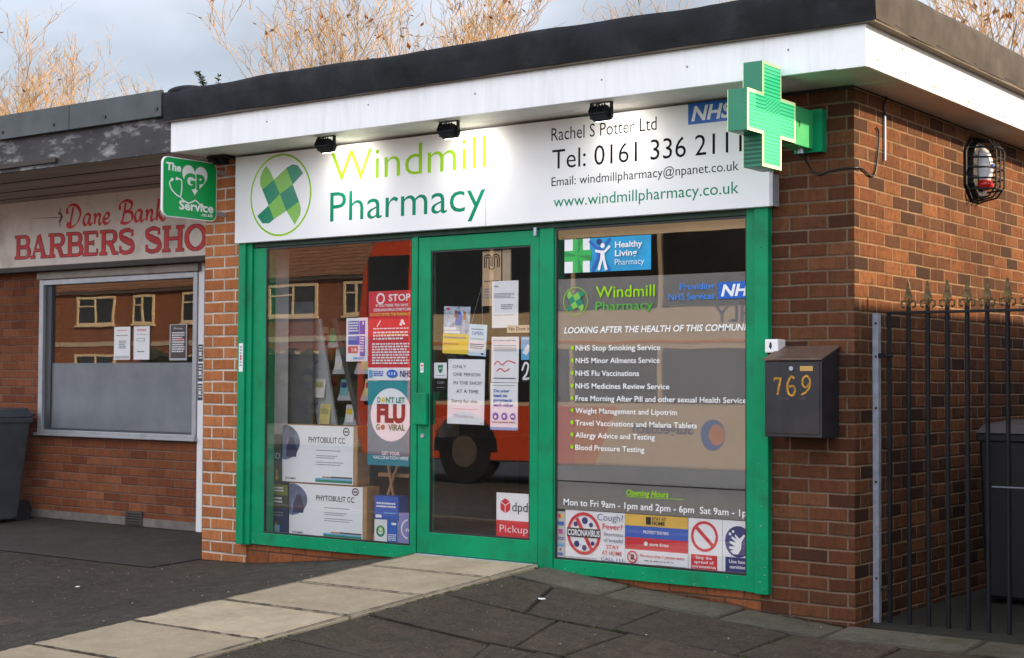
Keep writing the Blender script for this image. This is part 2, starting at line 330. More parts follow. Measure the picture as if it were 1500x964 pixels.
# ------------------------------------------------------------------ the ground
def lerp_tab(tab, x):
    if x <= tab[0][0]: return tab[0][1]
    for (a, u), (b, v) in zip(tab, tab[1:]):
        if x <= b: t = (x - a) / (b - a); return u + (v - u) * t
    return tab[-1][1]
RAMP_W = [(-.4, 0), (.15, .07), (.67, .38), (1.29, .75), (1.62, 1), (2.66, 1), (3.37, .52), (3.88, .36), (4.05, .19), (4.65, -.03), (5, 0)]
def ramp(y): return .022 + .064 * min(y, 0)
def hgt(x, y):
    b = -.15 + .035 * max(min(0, y), -5.2)
    if y > 0 and x < -.2: b += .06 * min(y, 1)
    r = max(ramp(y), b); w = lerp_tab(RAMP_W, x)
    if y > .1: w = 0
    return b + (r - b) * w
def ground_mat():
    m, t, p = new_mat('worn_asphalt'); pos = N(t, 'ShaderNodeNewGeometry').outputs['Position']
    big = noise(t, pos, .9, 5, .6); mid = noise(t, pos, 7, 5, .6); fine = noise(t, pos, 140, 4, .7)
    c = mixc(t, remap(t, big, .3, .7), (.040, .030, .023), (.072, .056, .043))
    c = mixc(t, remap(t, mid, .42, .75, 0, .55), c, (.022, .021, .020))
    blot = noise(t, pos, 11, 6, .78); c = mixc(t, remap(t, blot, .45, .68, 0, .7), c, (.018, .014, .011)); c = mixc(t, remap(t, blot, .44, .30, 0, .5), c, (.12, .095, .070))
    grit = noise(t, pos, 48, 6, .85)
    c = mixc(t, remap(t, grit, .50, .66, 0, .75), c, (.014, .012, .011)); c = mixc(t, remap(t, grit, .47, .36, 0, .6), c, (.15, .13, .11))
    c = mixc(t, remap(t, fine, .62, .74, 0, .65), c, (.14, .13, .115))
    c = mixc(t, remap(t, noise(t, pos, 2.6, 6, .7), .58, .72, 0, .6), c, (.035, .045, .014))
    v = N(t, 'ShaderNodeTexVoronoi', feature='DISTANCE_TO_EDGE'); v.inputs['Scale'].default_value = .55
    wv = N(t, 'ShaderNodeVectorMath', operation='ADD'); t.links.new(pos, wv.inputs[0]); ns = N(t, 'ShaderNodeTexNoise'); ns.inputs['Scale'].default_value = 2.5; t.links.new(pos, ns.inputs['Vector'])
    sc_ = N(t, 'ShaderNodeVectorMath', operation='SCALE'); sc_.inputs['Scale'].default_value = .5; t.links.new(ns.outputs['Color'], sc_.inputs[0]); t.links.new(sc_.outputs[0], wv.inputs[1]); t.links.new(wv.outputs[0], v.inputs['Vector'])
    c = mixc(t, remap(t, v.outputs['Distance'], .002, .008, .45, 0), c, (.010, .010, .009))
    t.links.new(c, p.inputs['Base Color']); t.links.new(remap(t, mid, .3, .7, .62, .9), p.inputs['Roughness']); p.inputs['Specular IOR Level'].default_value = .35
    bumpn(t, p, mth(t, 'ADD', fine, mth(t, 'MULTIPLY', mid, .8)), .8, .008); return m
def slab_mat(name, lo, hi, speck, moss=.3, bump=.6, grain=.6):
    m, t, p = new_mat(name); g = N(t, 'ShaderNodeNewGeometry'); pos = g.outputs['Position']
    c = mixc(t, remap(t, noise(t, pos, 3.5, 6, .65), .3, .7), lo, hi)
    c = mixc(t, remap(t, noise(t, pos, 13, 6, .78), .42, .66, 0, grain), c, tuple(x * .5 for x in lo)); c = mixc(t, remap(t, noise(t, vscale(t, pos, (1, 1, 1.01)), 17, 6, .78), .56, .70, 0, grain * .5), c, tuple(x * 1.5 for x in hi))
    c = mixc(t, mth(t, 'MULTIPLY', g.outputs['Random Per Island'], .45), c, tuple(x * .55 for x in lo))
    c = mixc(t, remap(t, noise(t, pos, 50, 6, .85), .50, .66, 0, grain), c, tuple(x * .32 for x in lo)); c = mixc(t, remap(t, noise(t, pos, 58, 6, .85), .55, .68, 0, grain * .8), c, speck)
    c = mixc(t, remap(t, noise(t, pos, 35, 4, .7), .60, .75, 0, .5), c, tuple(x * .45 for x in lo))
    c = mixc(t, remap(t, noise(t, pos, 1.9, 6, .7), .55, .72, 0, moss), c, (.05, .055, .018))
    t.links.new(c, p.inputs['Base Color']); p.inputs['Roughness'].default_value = .8; p.inputs['Specular IOR Level'].default_value = .3
    bumpn(t, p, mth(t, 'ADD', noise(t, pos, 150, 4, .7), mth(t, 'MULTIPLY', noise(t, pos, 12, 4), .9)), bump, .006); return m
asph = ground_mat()
def axis(stops):
    o = []
    for a, b, d in stops:
        n = max(1, round((b - a) / d)); o += [a + (b - a) * i / n for i in range(n)]
    return o + [stops[-1][1]]
xs = axis([(-160, -20, 20), (-20, -8, 2), (-8, -1, .5), (-1, 6, .1), (6, 12, 1), (12, 160, 20)])
ys = axis([(-160, -20, 20), (-20, -6, 1), (-6, -4.8, .2), (-4.8, .3, .1), (.3, 4, .5), (4, 20, 4), (20, 160, 20)])
g = MB(); g.add([(x, y, hgt(x, y) - (.13 if y < -5.25 else 0)) for y in ys for x in xs],
                [(j * len(xs) + i, j * len(xs) + i + 1, (j + 1) * len(xs) + i + 1, (j + 1) * len(xs) + i) for j in range(len(ys) - 1) for i in range(len(xs) - 1)], True)
struct('ground', g, asph)
# paving flags to the right of the door, each its own slightly uneven slab with open joints
slabs = MB(); slab0 = MB()
def slab(mb, quad, lift, thick=.03, ch=.007, jitter=.004):
    cx = sum(q[0] for q in quad) / 4; cy = sum(q[1] for q in quad) / 4; jz = [random.uniform(-jitter, jitter) for _ in quad]
    top = []; edge = []
    for (x, y), z in zip(quad, jz):
        d = hypot(cx - x, cy - y); f = ch / d
        edge.append((x, y, hgt(x, y) + lift + z - ch)); top.append((x + (cx - x) * f, y + (cy - y) * f, hgt(x, y) + lift + z))
    bot = [(x, y, z - thick) for x, y, z in edge]
    mb.add(top + edge + bot, [(0, 1, 2, 3)] + [(4 + i, 4 + (i + 1) % 4, (i + 1) % 4, i) for i in range(4)] + [(8 + i, 8 + (i + 1) % 4, 4 + (i + 1) % 4, 4 + i) for i in range(4)])
def warp(u, y):
    k = max(0, min(1, 1 - (u - 2.6) / 1.3)); return u + .55 * k * max(0, -y - .35) * (1 if u > 2.65 else 0)
yrows = [.02, -.36, -.98, -1.60, -2.22, -2.84, -3.46, -4.08, -4.70]
for j, (ya, yb) in enumerate(zip(yrows, yrows[1:])):
    u = 2.64; off = .33 if j % 2 else .62; first = True
    while u < 8.6:
        w = off if first else random.choice((.6, .6, .75)); first = False; gp = .011
        q = [(u + gp, yb + gp), (u + w - gp, yb + gp), (u + w - gp, ya - gp), (u + gp, ya - gp)]
        q = [(max(x0, 2.64 + gp) if not (j == 0) else x0, y0) for x0, y0 in q]
        q = [(warp(x0, y0), y0) for x0, y0 in q]
        if u < 2.66 and j > 0: q[0] = (2.64 + gp, q[0][1]); q[3] = (2.64 + gp, q[3][1])
        slab(slabs if j else slab0, q, .016, jitter=.006, ch=.010); u += w
struct('pavement', slabs, slab_mat('paving_flag', (.060, .044, .030), (.112, .084, .057), (.26, .215, .165), .45, .9, .9))
struct('pavement_edge', slab0, slab_mat('paving_flag_pale', (.105, .092, .068), (.18, .16, .12), (.26, .23, .18), .75, .8, .6))
# pale concrete path up to the door
pth = MB(); edges = [.045, -.02, -.50, -1.10, -1.70, -2.33, -2.95, -3.57, -4.19, -4.81]
for ya, yb in zip(edges[1:], edges[2:]):
    slab(pth, [(1.640 + random.uniform(-.006, .006), yb + .010), (2.625, yb + .010), (2.625, ya - .010), (1.640 + random.uniform(-.006, .006), ya - .010)], .024, jitter=.004, thick=.05)
struct('path', pth, slab_mat('pale_concrete', (.42, .33, .225), (.64, .52, .365), (.24, .19, .13), .22, .6, .25))
# joint filler and moss just under the slabs
jm = M('joint_moss', (.022, .024, .012), .95, var=.5, vscl=9, dirt=(.07, .10, .015), dirt_amt=.9, dirt_scale=1.6)
jf = MB(); jx = [2.64 + .12 * i for i in range(51)]; jy = [.02 - .12 * i for i in range(40)]
jf.add([(x, y, hgt(x, y) + .003) for y in jy for x in jx], [(j * 51 + i, j * 51 + i + 1, (j + 1) * 51 + i + 1, (j + 1) * 51 + i) for j in range(39) for i in range(50)])
struct('ground_joints', jf, jm)
dk = MB().add([(x, y, hgt(x, y) + .004) for y in (.04, -.6, -1.2, -1.8, -2.4, -3.0, -3.6, -4.2, -4.8) for x in (1.60, 2.66)], [(2 * i + 2, 2 * i + 3, 2 * i + 1, 2 * i) for i in range(8)])
struct('path_bed', dk, M('path_bed_soil', (.018, .016, .012), .95, var=.5, vscl=14, dirt=(.05, .075, .012), dirt_amt=.9, dirt_scale=2.5))
so = MB(); rs_ = random.Random(9)
def soil_line(p, q, w, n, lift):
    L_, R_ = [], []; (x0, y0), (x1, y1) = p, q; d = hypot(x1 - x0, y1 - y0); nx, ny = -(y1 - y0) / d, (x1 - x0) / d
    for i in range(n + 1):
        t_ = i / n; x, y = x0 + (x1 - x0) * t_, y0 + (y1 - y0) * t_; a_ = w * rs_.uniform(.25, 1.0) ** 1.3; b_ = w * rs_.uniform(.25, 1.0) ** 1.3; z = hgt(x, y) + lift
        L_.append((x + nx * a_, y + ny * a_, z)); R_.append((x - nx * b_, y - ny * b_, z))
    so.add(L_ + R_, [(i, i + 1, n + 2 + i, n + 1 + i) for i in range(n)])
for y in edges[2:]: soil_line((1.645, y), (2.62, y), .017, 40, .0295)
soil_line((1.655, -.03), (1.655, -4.7), .012, 160, .0290); soil_line((2.612, -.03), (2.612, -4.7), .010, 160, .0292)
for y in yrows[1:7]:
    soil_line((2.66, y), (8.4, y), .016, 260, .0225)
soil_line((.06, .012), (1.62, .012), .016, 90, .006); soil_line((2.68, .014), (4.62, .0), .016, 110, .0235); soil_line((-.40, .0), (.06, .0), .014, 30, .006); soil_line((-4.6, .925), (-.42, .925), .018, 160, .011)
o = struct('soil', so, M('joint_soil', (.035, .029, .022), .95, var=.6, vscl=12, dirt=(.035, .045, .010), dirt_amt=.8, dirt_scale=2)); o['kind'] = 'stuff'
# loose grit and clumps of moss lying on the paving
gr_ = MB(); rg = random.Random(5)
for i in range(620):
    x = rg.uniform(-1.5, 5.2); y = rg.uniform(-3.2, -.02); r = rg.choice((.002, .003, .003, .004, .006)); z = hgt(x, y) + (.016 if x > 1.64 else 0) + r * .5
    if x > 1.6 and x < 2.66 and rg.random() < .6: continue
    p_ = [(x + r * rg.uniform(.6, 1.5) * cos(a), y + r * rg.uniform(.6, 1.5) * sin(a), z + rg.uniform(-.3, .3) * r) for a in (0, 1.57, 3.14, 4.71)]
    gr_.add(p_ + [(x, y, z + r * .8), (x, y, z - r)], [(0, 1, 4), (1, 2, 4), (2, 3, 4), (3, 0, 4), (1, 0, 5), (2, 1, 5), (3, 2, 5), (0, 3, 5)])
o = struct('grit', gr_, M('grit_stone', (.22, .20, .17), .8, var=.6, vscl=30)); o['kind'] = 'stuff'
ms_ = MB()
for i in range(420):
    k = rg.random(); y = rg.uniform(-3.3, -.05)
    if k < .35: x = 1.628 + rg.gauss(0, .010)
    elif k < .60: x = 2.636 + rg.gauss(0, .012)
    else: y = rg.choice(yrows[1:6]) + rg.gauss(0, .008); x = rg.uniform(2.7, 4.6)
    if sin(x * 3.1 + 1) + sin(y * 4.3) < -.1: continue
    r = rg.uniform(.006, .016); ms_.ellipsoid((x, y, hgt(x, y) + .010), r * 1.3, r, r * .45, 7, 4)
o = struct('moss', ms_, M('moss_green', (.045, .065, .010), .95, var=.5, vscl=40)); o['kind'] = 'stuff'
# smoother concrete in front of the barber's wall, and the alley floor
cp = MB(); cxs = [-6 + .4 * i for i in range(15)]; cys = [-.46, -.2, .0, .25, .5, .75, .96]
cp.add([(x, y, hgt(x, y) + .006) for y in cys for x in cxs], [(j * 15 + i, j * 15 + i + 1, (j + 1) * 15 + i + 1, (j + 1) * 15 + i) for j in range(6) for i in range(14)])
struct('forecourt', cp, slab_mat('forecourt_concrete', (.050, .043, .038), (.090, .078, .070), (.14, .125, .11), .45, .5, .7))
al = MB().box(4.66, 7.1, .12, 9, -.25, -.138)
struct('alley_floor', al, slab_mat('alley_concrete', (.03, .03, .024), (.05, .047, .034), (.06, .06, .05), .9, .5))
kb = MB()
for i in range(60): kb.box(-30 + i * .915, -30 + i * .915 + .905, -5.36, -5.22, -.6, -.318)
struct('kerb', kb, slab_mat('kerb_stone', (.18, .17, .16), (.26, .25, .23), (.2, .2, .19), .2))
rd = MB().add([(-150, -17.5, -.446), (150, -17.5, -.446), (150, -5.36, -.446), (-150, -5.36, -.446)], [(0, 1, 2, 3)])
struct('road', rd, M('road_asphalt', (.05, .05, .052), .85, var=.3, vscl=1.5, bump=.4))
pv = MB().box(-150, 150, -33, -17.5, -.6, -.33); struct('far_pavement', pv, M('far_paving', (.16, .15, .14), .85, var=.2, vscl=2))

# ------------------------------------------------------------------ the pharmacy
ph = thing('pharmacy_building', 'single-storey brick pharmacy with green shopfront, white fascia and flat felt roof', 'building', (0, 0, 0))
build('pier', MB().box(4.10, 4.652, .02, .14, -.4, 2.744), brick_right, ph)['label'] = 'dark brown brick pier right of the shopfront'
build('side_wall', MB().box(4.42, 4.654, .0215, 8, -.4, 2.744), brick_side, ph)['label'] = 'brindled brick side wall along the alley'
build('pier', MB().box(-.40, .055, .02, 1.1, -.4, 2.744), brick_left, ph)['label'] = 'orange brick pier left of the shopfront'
build('plinth', MB().box(.055, 4.10, .03, .16, -.4, -.003), brick_plinth, ph)
build('lintel', MB().box(.055, 4.10, .025, .2, 2.12, 2.744), cream_soffit, ph)
build('back_wall', MB().box(-.4, 4.42, 7.8, 8, -.4, 2.744), brick_side, ph)
fa = MB().box(-.25, 4.77, -.45, -.43, 2.745, 2.972).box(4.905, 4.926, -.428, 8.2, 2.745, 2.975)
fascia_white = M('fascia_white', (.80, .80, .82), .4, var=.04, vscl=3, dirt=(.42, .37, .30), dirt_amt=.28, dirt_scale=1.0, stretch=(9, 9, .9))
build('fascia', fa, fascia_white, ph, bevel=.003)
build('fascia_corner', MB().box(4.765, 4.9275, -.453, -.43, 2.741, 2.975), white_pvc, ph, bevel=.003)
scr = MB()
for i, (y, z) in enumerate([(-.30, 2.80), (.02, 2.91), (.06, 2.79), (.42, 2.90), (.47, 2.78), (.95, 2.90), (1.0, 2.78), (1.5, 2.9), (1.6, 2.78)]): scr.cyl((4.925, y, z), (4.929, y, z), .007, 10)
for x in (.7, 1.6, 2.45, 3.35, 3.9, 4.5):
    scr.cyl((x, -.449, 2.87 + .02 * sin(x * 9)), (x, -.453, 2.87 + .02 * sin(x * 9)), .0055, 10)
build('fixing', scr, M('screw_cap', (.25, .2, .16), .5), ph)
sf = MB().box(-.25, 4.905, -.43, -.20, 2.749, 2.765).box(-.25, 4.905, -.185, .02, 2.752, 2.765)
build('soffit', sf, white_soffit, ph)
build('soffit', MB().box(4.655, 4.905, .02, 8.2, 2.749, 2.765), white_soffit, ph)
build('soffit_gap', MB().box(-.25, 4.905, -.199, -.186, 2.760, 2.766).box(-.1, 4.654, .005, .02, 2.735, 2.7485), dark_gap, ph)
build('roof_deck', MB().box(-.28, 4.985, -.47, 8.25, 2.98, 3.12), felt_front, ph)
def felt_strip(a, b, axis_, n=90, z0=2.965, z1=3.182, seed=1, thick=.03, lump=.006):
    """lapped roofing felt over the kerb: uneven lower edge, rounded top, seams standing a few mm proud"""
    rnd = random.Random(seed); mb = MB(); ph_ = [rnd.uniform(0, 6.3) for _ in range(6)]; prof = [(0.0, 0.0), (.004, .25), (.007, .55), (.004, .85), (-.012, .97), (-.04, 1.0), (-.30, .93)]
    P = []
    for i in range(n + 1):
        t = a + (b - a) * i / n; w1 = sin(t * 2.1 + ph_[0]) + .6 * sin(t * 5.3 + ph_[1]); w2 = sin(t * 3.1 + ph_[2]) + .5 * sin(t * 8.7 + ph_[3])
        seam = .006 if (t % 1.0) < .09 else 0
        lo = z0 + lump * .8 * w1 * .6; hi = z1 + lump * w2
        for d, f in prof: P.append((t, d + seam + .003 * sin(t * 11 + f * 7), lo + (hi - lo) * f))
    k = len(prof); V = []
    for t, d, z in P: V.append((t, -.485 - d, z) if axis_ == 'x' else (4.985 + d, t, z))
    F = [(i * k + j, (i + 1) * k + j, (i + 1) * k + j + 1, i * k + j + 1) for i in range(n) for j in range(k - 1)]
    if axis_ == 'y': pass
    mb.add(V, F, True); return mb
build('roof_edge', felt_strip(-.29, 4.995, 'x'), felt_front, ph)['label'] = 'dark lapped felt along the front roof edge'
build('roof_edge', felt_strip(-.49, 8.25, 'y', seed=5, z0=2.968, z1=3.19, n=120), felt_side, ph)['label'] = 'grey mineral felt along the side roof edge'
build('roof_trim', MB().box(-.27, 4.98, -.478, -.455, 2.955, 2.972).box(4.93, 4.982, -.47, 8.25, 2.957, 2.974), M('trim_brown_board', (.10, .08, .06), .8), ph)  # dark brown trim boards under the felt edge
lum = MB().ellipsoid((-.18, -.36, 3.175), .17, .12, .045)
build('felt_lump', lum, felt_front, ph)

# shopfront
for x0, x1, x2 in ((0.0, .07, .115), ):
    build('post', MB().box(0.0, .068, -.03, .12, -.005, 2.125).box(.068, .118, -.012, .12, -.005, 2.125), green_paint, ph, bevel=.004)
build('post', MB().box(4.022, 4.084, -.004, .12, -.003, 2.16).box(4.084, 4.168, -.028, .12, -.005, 2.30), green_paint, ph, bevel=.004)
build('head_rail', MB().box(.118, 4.022, .0, .12, 2.088, 2.125), M('head_shadow_green', (.001, .035, .018), .5), ph, bevel=.003)  # shadow under the sign is put into the rail's near-black green
build('mullion', MB().box(1.590, 1.640, -.006, .12, -.002, 2.088), green_paint, ph, bevel=.004)
build('mullion', MB().box(2.608, 2.716, -.006, .12, -.002, 2.088), green_paint, ph, bevel=.004)
build('threshold', MB().box(1.642, 2.606, -.035, .14, -.02, .030).box(1.642, 2.606, -.02, .1, .030, .044), galv, ph, bevel=.003)
def win(x0, x1, gx0, gx1, gz0=.085, gz1=2.085):
    f = MB().box(x0, gx0, .004, .10, gz0, gz1).box(gx1, x1, .004, .10, gz0, gz1) if gx1 < x1 else MB().box(x0, gx0, .004, .10, gz0, gz1)
    f.box(x0, x1, .002, .10, 0, gz0); w = build('window', f, green_paint, ph, bevel=.003)
    gk = MB()
    for a, b, c, d in ((gx0, gx1, gz0, gz0 + .012), (gx0, gx1, gz1 - .012, gz1), (gx0, gx0 + .010, gz0 + .012, gz1 - .012), (gx1 - .010, gx1, gz0 + .012, gz1 - .012)): gk.box(a, b, .0055, .022, c, d)
    build('gasket', gk, black_plastic, w)
    build('pane', MB().box(gx0, gx1, .010, .016, gz0, gz1), glass, w)
    return w
W1 = win(.118, 1.590, .245, 1.584); W2 = win(2.716, 4.022, 2.724, 4.022)
dr = MB().box(1.645, 1.745, .0, .055, .047, 2.083).box(2.540, 2.603, .0, .055, .047, 2.083).box(1.745, 2.540, .0, .055, 1.992, 2.083).box(1.745, 2.540, .0, .055, .047, .183)
D = build('door', dr, green_paint, ph, bevel=.003)
gk = MB()
for a, b, c, d in ((1.745, 2.540, .183, .193), (1.745, 2.540, 1.982, 1.992), (1.745, 1.755, .193, 1.982), (2.530, 2.540, .193, 1.982)): gk.box(a, b, .006, .022, c, d)
build('gasket', gk, black_plastic, D)
build('pane', MB().box(1.746, 2.539, .010, .016, .184, 1.991), glass, D)
hd = MB().box(1.642, 1.744, -.040, -.012, .872, 1.076).box(1.66, 1.70, -.012, .0, .9, 1.05)
build('handle', hd, green_paint, D, bevel=.005)
build('lock', MB().cyl((1.69, .001, .80), (1.69, -.008, .80), .014), galv, D)
build('closer', MB().box(2.575, 2.597, -.022, -.006, 2.045, 2.098), galv, ph, bevel=.003)
# screw caps and chips of bare metal on the green frame
fx = MB()
for x, z in ((3.35, .035), (3.85, .045), (2.95, .04), (.35, .04), (1.1, .045), (1.45, .035), (.034, .22), (.034, 1.05), (.034, 1.85), (4.126, .25), (4.126, 1.1), (4.126, 1.9)):
    yy = -.0315 if x < .1 else (-.0295 if x > 4.1 else .0005); fx.cyl((x, yy + .002, z), (x, yy, z), .0045, 8)
build('fixing', fx, M('screw_green', (.02, .20, .10), .3, metal=.3), ph)
chp = MB(); rc = random.Random(12)
for i in range(70):
    if rc.random() < .55: x, z, yy = rc.uniform(.13, 1.58), rc.betavariate(1, 3) * .083, .0010
    else: x, z, yy = rc.uniform(2.73, 4.01), rc.betavariate(1, 3) * .083, .0010
    if rc.random() < .3: x, z, yy = rc.uniform(4.09, 4.16), rc.betavariate(1, 2.2) * .9, -.0288
    r = rc.uniform(.0015, .0055); n = 6; chp.add([(x + r * rc.uniform(.5, 1.5) * cos(6.28 * k / n), yy, z + .6 * r * rc.uniform(.5, 1.4) * sin(6.28 * k / n)) for k in range(n)], [tuple(range(n))])
build('paint_chip', chp, M('chip_pale', (.30, .33, .30), .6, var=.5, vscl=90), ph)
# inside of the shop
build('interior_wall', MB().box(.06, .10, .16, 4.9, 0, 2.7).box(.06, 4.42, 4.8, 4.9, 0, 2.7).box(4.36, 4.42, .14, 4.9, 0, 2.7), M('shop_wall', (.10, .085, .075), .8), ph)
build('interior_floor', MB().box(.06, 4.42, .10, 4.9, -.05, .045), M('shop_floor', (.05, .045, .04), .6), ph)
build('interior_ceiling', MB().box(.06, 4.42, .12, 4.9, 2.68, 2.72), M('shop_ceiling', (.25, .2, .17), .8), ph)
build('reveal', MB().box(.101, .116, .12, .36, .06, 2.1), M('reveal_white', (.82, .82, .80), .7), ph)
build('pelmet', MB().box(2.65, 4.05, .13, .16, 2.032, 2.2), M('pelmet_tan', (.50, .38, .25), .7), ph)
build('window_bed', MB().box(.12, 1.60, .10, .75, 0, .062), M('window_bed', (.3, .2, .12), .6), ph)

# vinyl on the right window: a grey film from shoulder height down, white lettering on it
film = MB().box(2.735, 4.022, .0175, .0180, .560, 1.775).box(2.735, 4.022, .0175, .0180, .388, .553)
build('film', film, frost, W2)
P2 = Plane((0, .0092, 0)); vin = MB()
lines = [("NHS Stop Smoking Service", 3.460, 1.341), ("NHS Minor Ailments Service", 3.456, 1.266), ("NHS Flu Vaccinations", 3.316, 1.190), ("NHS Medicines Review Service", 3.520, 1.114),
         ("Free Morning After Pill and other sexual Health Service", 4.016, 1.040), ("Weight Management and Lipotrim", 3.572, .966), ("Travel Vaccinations and Malaria Tablets", 3.702, .893), ("Allergy Advice and Testing", 3.425, .820), ("Blood Pressure Testing", 3.354, .746)]
white_vinyl = M('white_vinyl', (.86, .86, .86), .5, var=.02)
for s, x1, z in lines: build('lettering', P2.text(MB(), s, 2.870, x1, z, .031, 0, bold=.010), white_vinyl, W2)
build('lettering', P2.text(vin, "LOOKING AFTER THE HEALTH OF THIS COMMUNI", 2.785, 4.016, 1.446, .036, 0, bold=.02, shear=.2), white_vinyl, W2); vin = MB()
P2.text(vin, "Mon to Fri 9am - 1pm and 2pm - 6pm  Sat 9am - 1p", 2.788, 4.016, .412, .038, 0, bold=.004)
build('lettering', vin, white_vinyl, W2)
bul = MB()
for s, x1, z in lines: build('bullet', P2.disc(MB(), 2.846, z + .017, .011, .013, 0, 16), lime, W2)
P2.textw(bul, "Opening Hours", 3.232, .492, .034, 0, bold=.015, shear=.25, cond=.92); P2.rect(bul, 3.232, 3.616, .484, .487, 0); build('lettering', bul, lime, W2); bul = MB()
P2.text(bul, "Windmill", 3.014, 3.423, 1.655, .066, 0, bold=.01)
build('lettering', bul, lime, W2)
gr2 = MB(); P2.text(gr2, "Pharmacy", 3.012, 3.412, 1.580, .050, 0, bold=.01); build('lettering', gr2, M('leaf_green_vinyl', (.06, .36, .03), .4), W2)
bl2 = MB(); P2.text(bl2, "Providing", 3.589, 3.814, 1.684, .036, 0, bold=.02); bright_blue = M('bright_blue_vinyl', (.03, .20, .62), .4); build('lettering', bl2, bright_blue, W2); bl2 = MB(); P2.text(bl2, "NHS Services", 3.515, 3.816, 1.628, .034, 0, bold=.02); build('lettering', bl2, M('bright_blue_vinyl', (.03, .20, .62), .4), W2)

# ------------------------------------------------------------------ windmill emblem (used on the sign and on the glass)
CELLS = [('l', [(.304, 2.653), (.345, 2.605), (.377, 2.549), (.265, 2.486), (.240, 2.53), (.243, 2.58), (.268, 2.625)]), ('d', [(.377, 2.549), (.436, 2.445), (.328, 2.372), (.265, 2.486)]),
         ('d', [(.436, 2.445), (.56, 2.502), (.622, 2.382), (.502, 2.324)]), ('l', [(.502, 2.324), (.622, 2.382), (.640, 2.335), (.632, 2.285), (.584, 2.222)]),
         ('l', [(.377, 2.549), (.498, 2.623), (.56, 2.502), (.436, 2.445)]), ('d', [(.498, 2.623), (.552, 2.642), (.603, 2.634), (.659, 2.574), (.56, 2.502)]),
         ('l', [(.328, 2.372), (.436, 2.445), (.502, 2.324), (.381, 2.273)]), ('d', [(.216, 2.305), (.328, 2.372), (.381, 2.273), (.335, 2.247), (.268, 2.25)])]
def emblem(parent, pl, cx, cz, k, lift):
    a, b, c = MB(), MB(), MB()
    for q, pts in CELLS: pl.poly(a if q == 'l' else b, [(cx + (x - .442) * k, cz + (z - 2.438) * k) for x, z in pts][::-1], lift)
    pl.ring(c, cx, cz, .296 * k, .287 * k, .0135 * k, lift)
    build('emblem_blade', a, midgreen, parent); build('emblem_blade', b, pine, parent); build('emblem_ring', c, lime, parent)
emblem(W2, P2, 2.868, 1.638, .30, .0002)

# ------------------------------------------------------------------ main sign board
sg = thing('shop_sign', 'long white fascia sign reading Windmill Pharmacy with phone number and web address', 'sign', (2.09, -.03, 2.12))
build('board', MB().box(-.010, 4.194, -.060, -.012, 2.122, 2.736), sign_white, sg, bevel=.003)
build('end_cap', MB().box(4.1945, 4.212, -.058, .02, 2.124, 2.30), alu, sg)
build('board_joint', MB().box(2.235, 2.2375, -.0604, -.055, 2.123, 2.735), grey_ink, sg)
PS = Plane((0, -.0608, 0))
t = MB(); PS.text(t, "Windmill", .917, 2.236, 2.488, .205, 0, bold=-.008); build('lettering', t, lime, sg)['label'] = 'lime green word Windmill'
t = MB(); PS.text(t, "Pharmacy", .914, 2.233, 2.224, .198, 0, bold=-.004); build('lettering', t, teal, sg)['label'] = 'dark green word Pharmacy'
t = MB(); PS.text(t, "Rachel S Potter Ltd", 2.735, 3.475, 2.610, .077, 0, bold=-.003); build('lettering', t, black_ink, sg); t = MB(); PS.text(t, "Tel: 0161 336 2111", 2.741, 4.024, 2.438, .116, 0, bold=-.003); build('lettering', t, black_ink, sg); t = MB()
PS.text(t, "Email: windmillpharmacy@npanet.co.uk", 2.737, 4.005, 2.335, .053, 0, bold=-.002); build('lettering', t, black_ink, sg)
t = MB(); PS.text(t, "www.windmillpharmacy.co.uk", 2.753, 4.005, 2.207, 0.066, 0, bold=0); build('lettering', t, teal, sg)
emblem(sg, PS, .442, 2.438, 1.0, 0)
def nhs(parent, pl, x0, x1, z0, z1, lift):
    a, b = MB(), MB(); pl.rect(a, x0, x1, z0, z1, lift); build('logo_panel', a, nhs_blue, parent)
    w, h = x1 - x0, z1 - z0; pl.text(b, "NHS", x0 + w * .07, x1 - w * .07, z0 + h * .17, h * .66, lift + .0004, bold=.03, shear=.22); build('logo_lettering', b, sign_white, parent)
nhs(sg, PS, 3.683, 3.985, 2.618, 2.738, 0)
nhs(W2, P2, 3.838, 4.10, 1.626, 1.720, .0002)

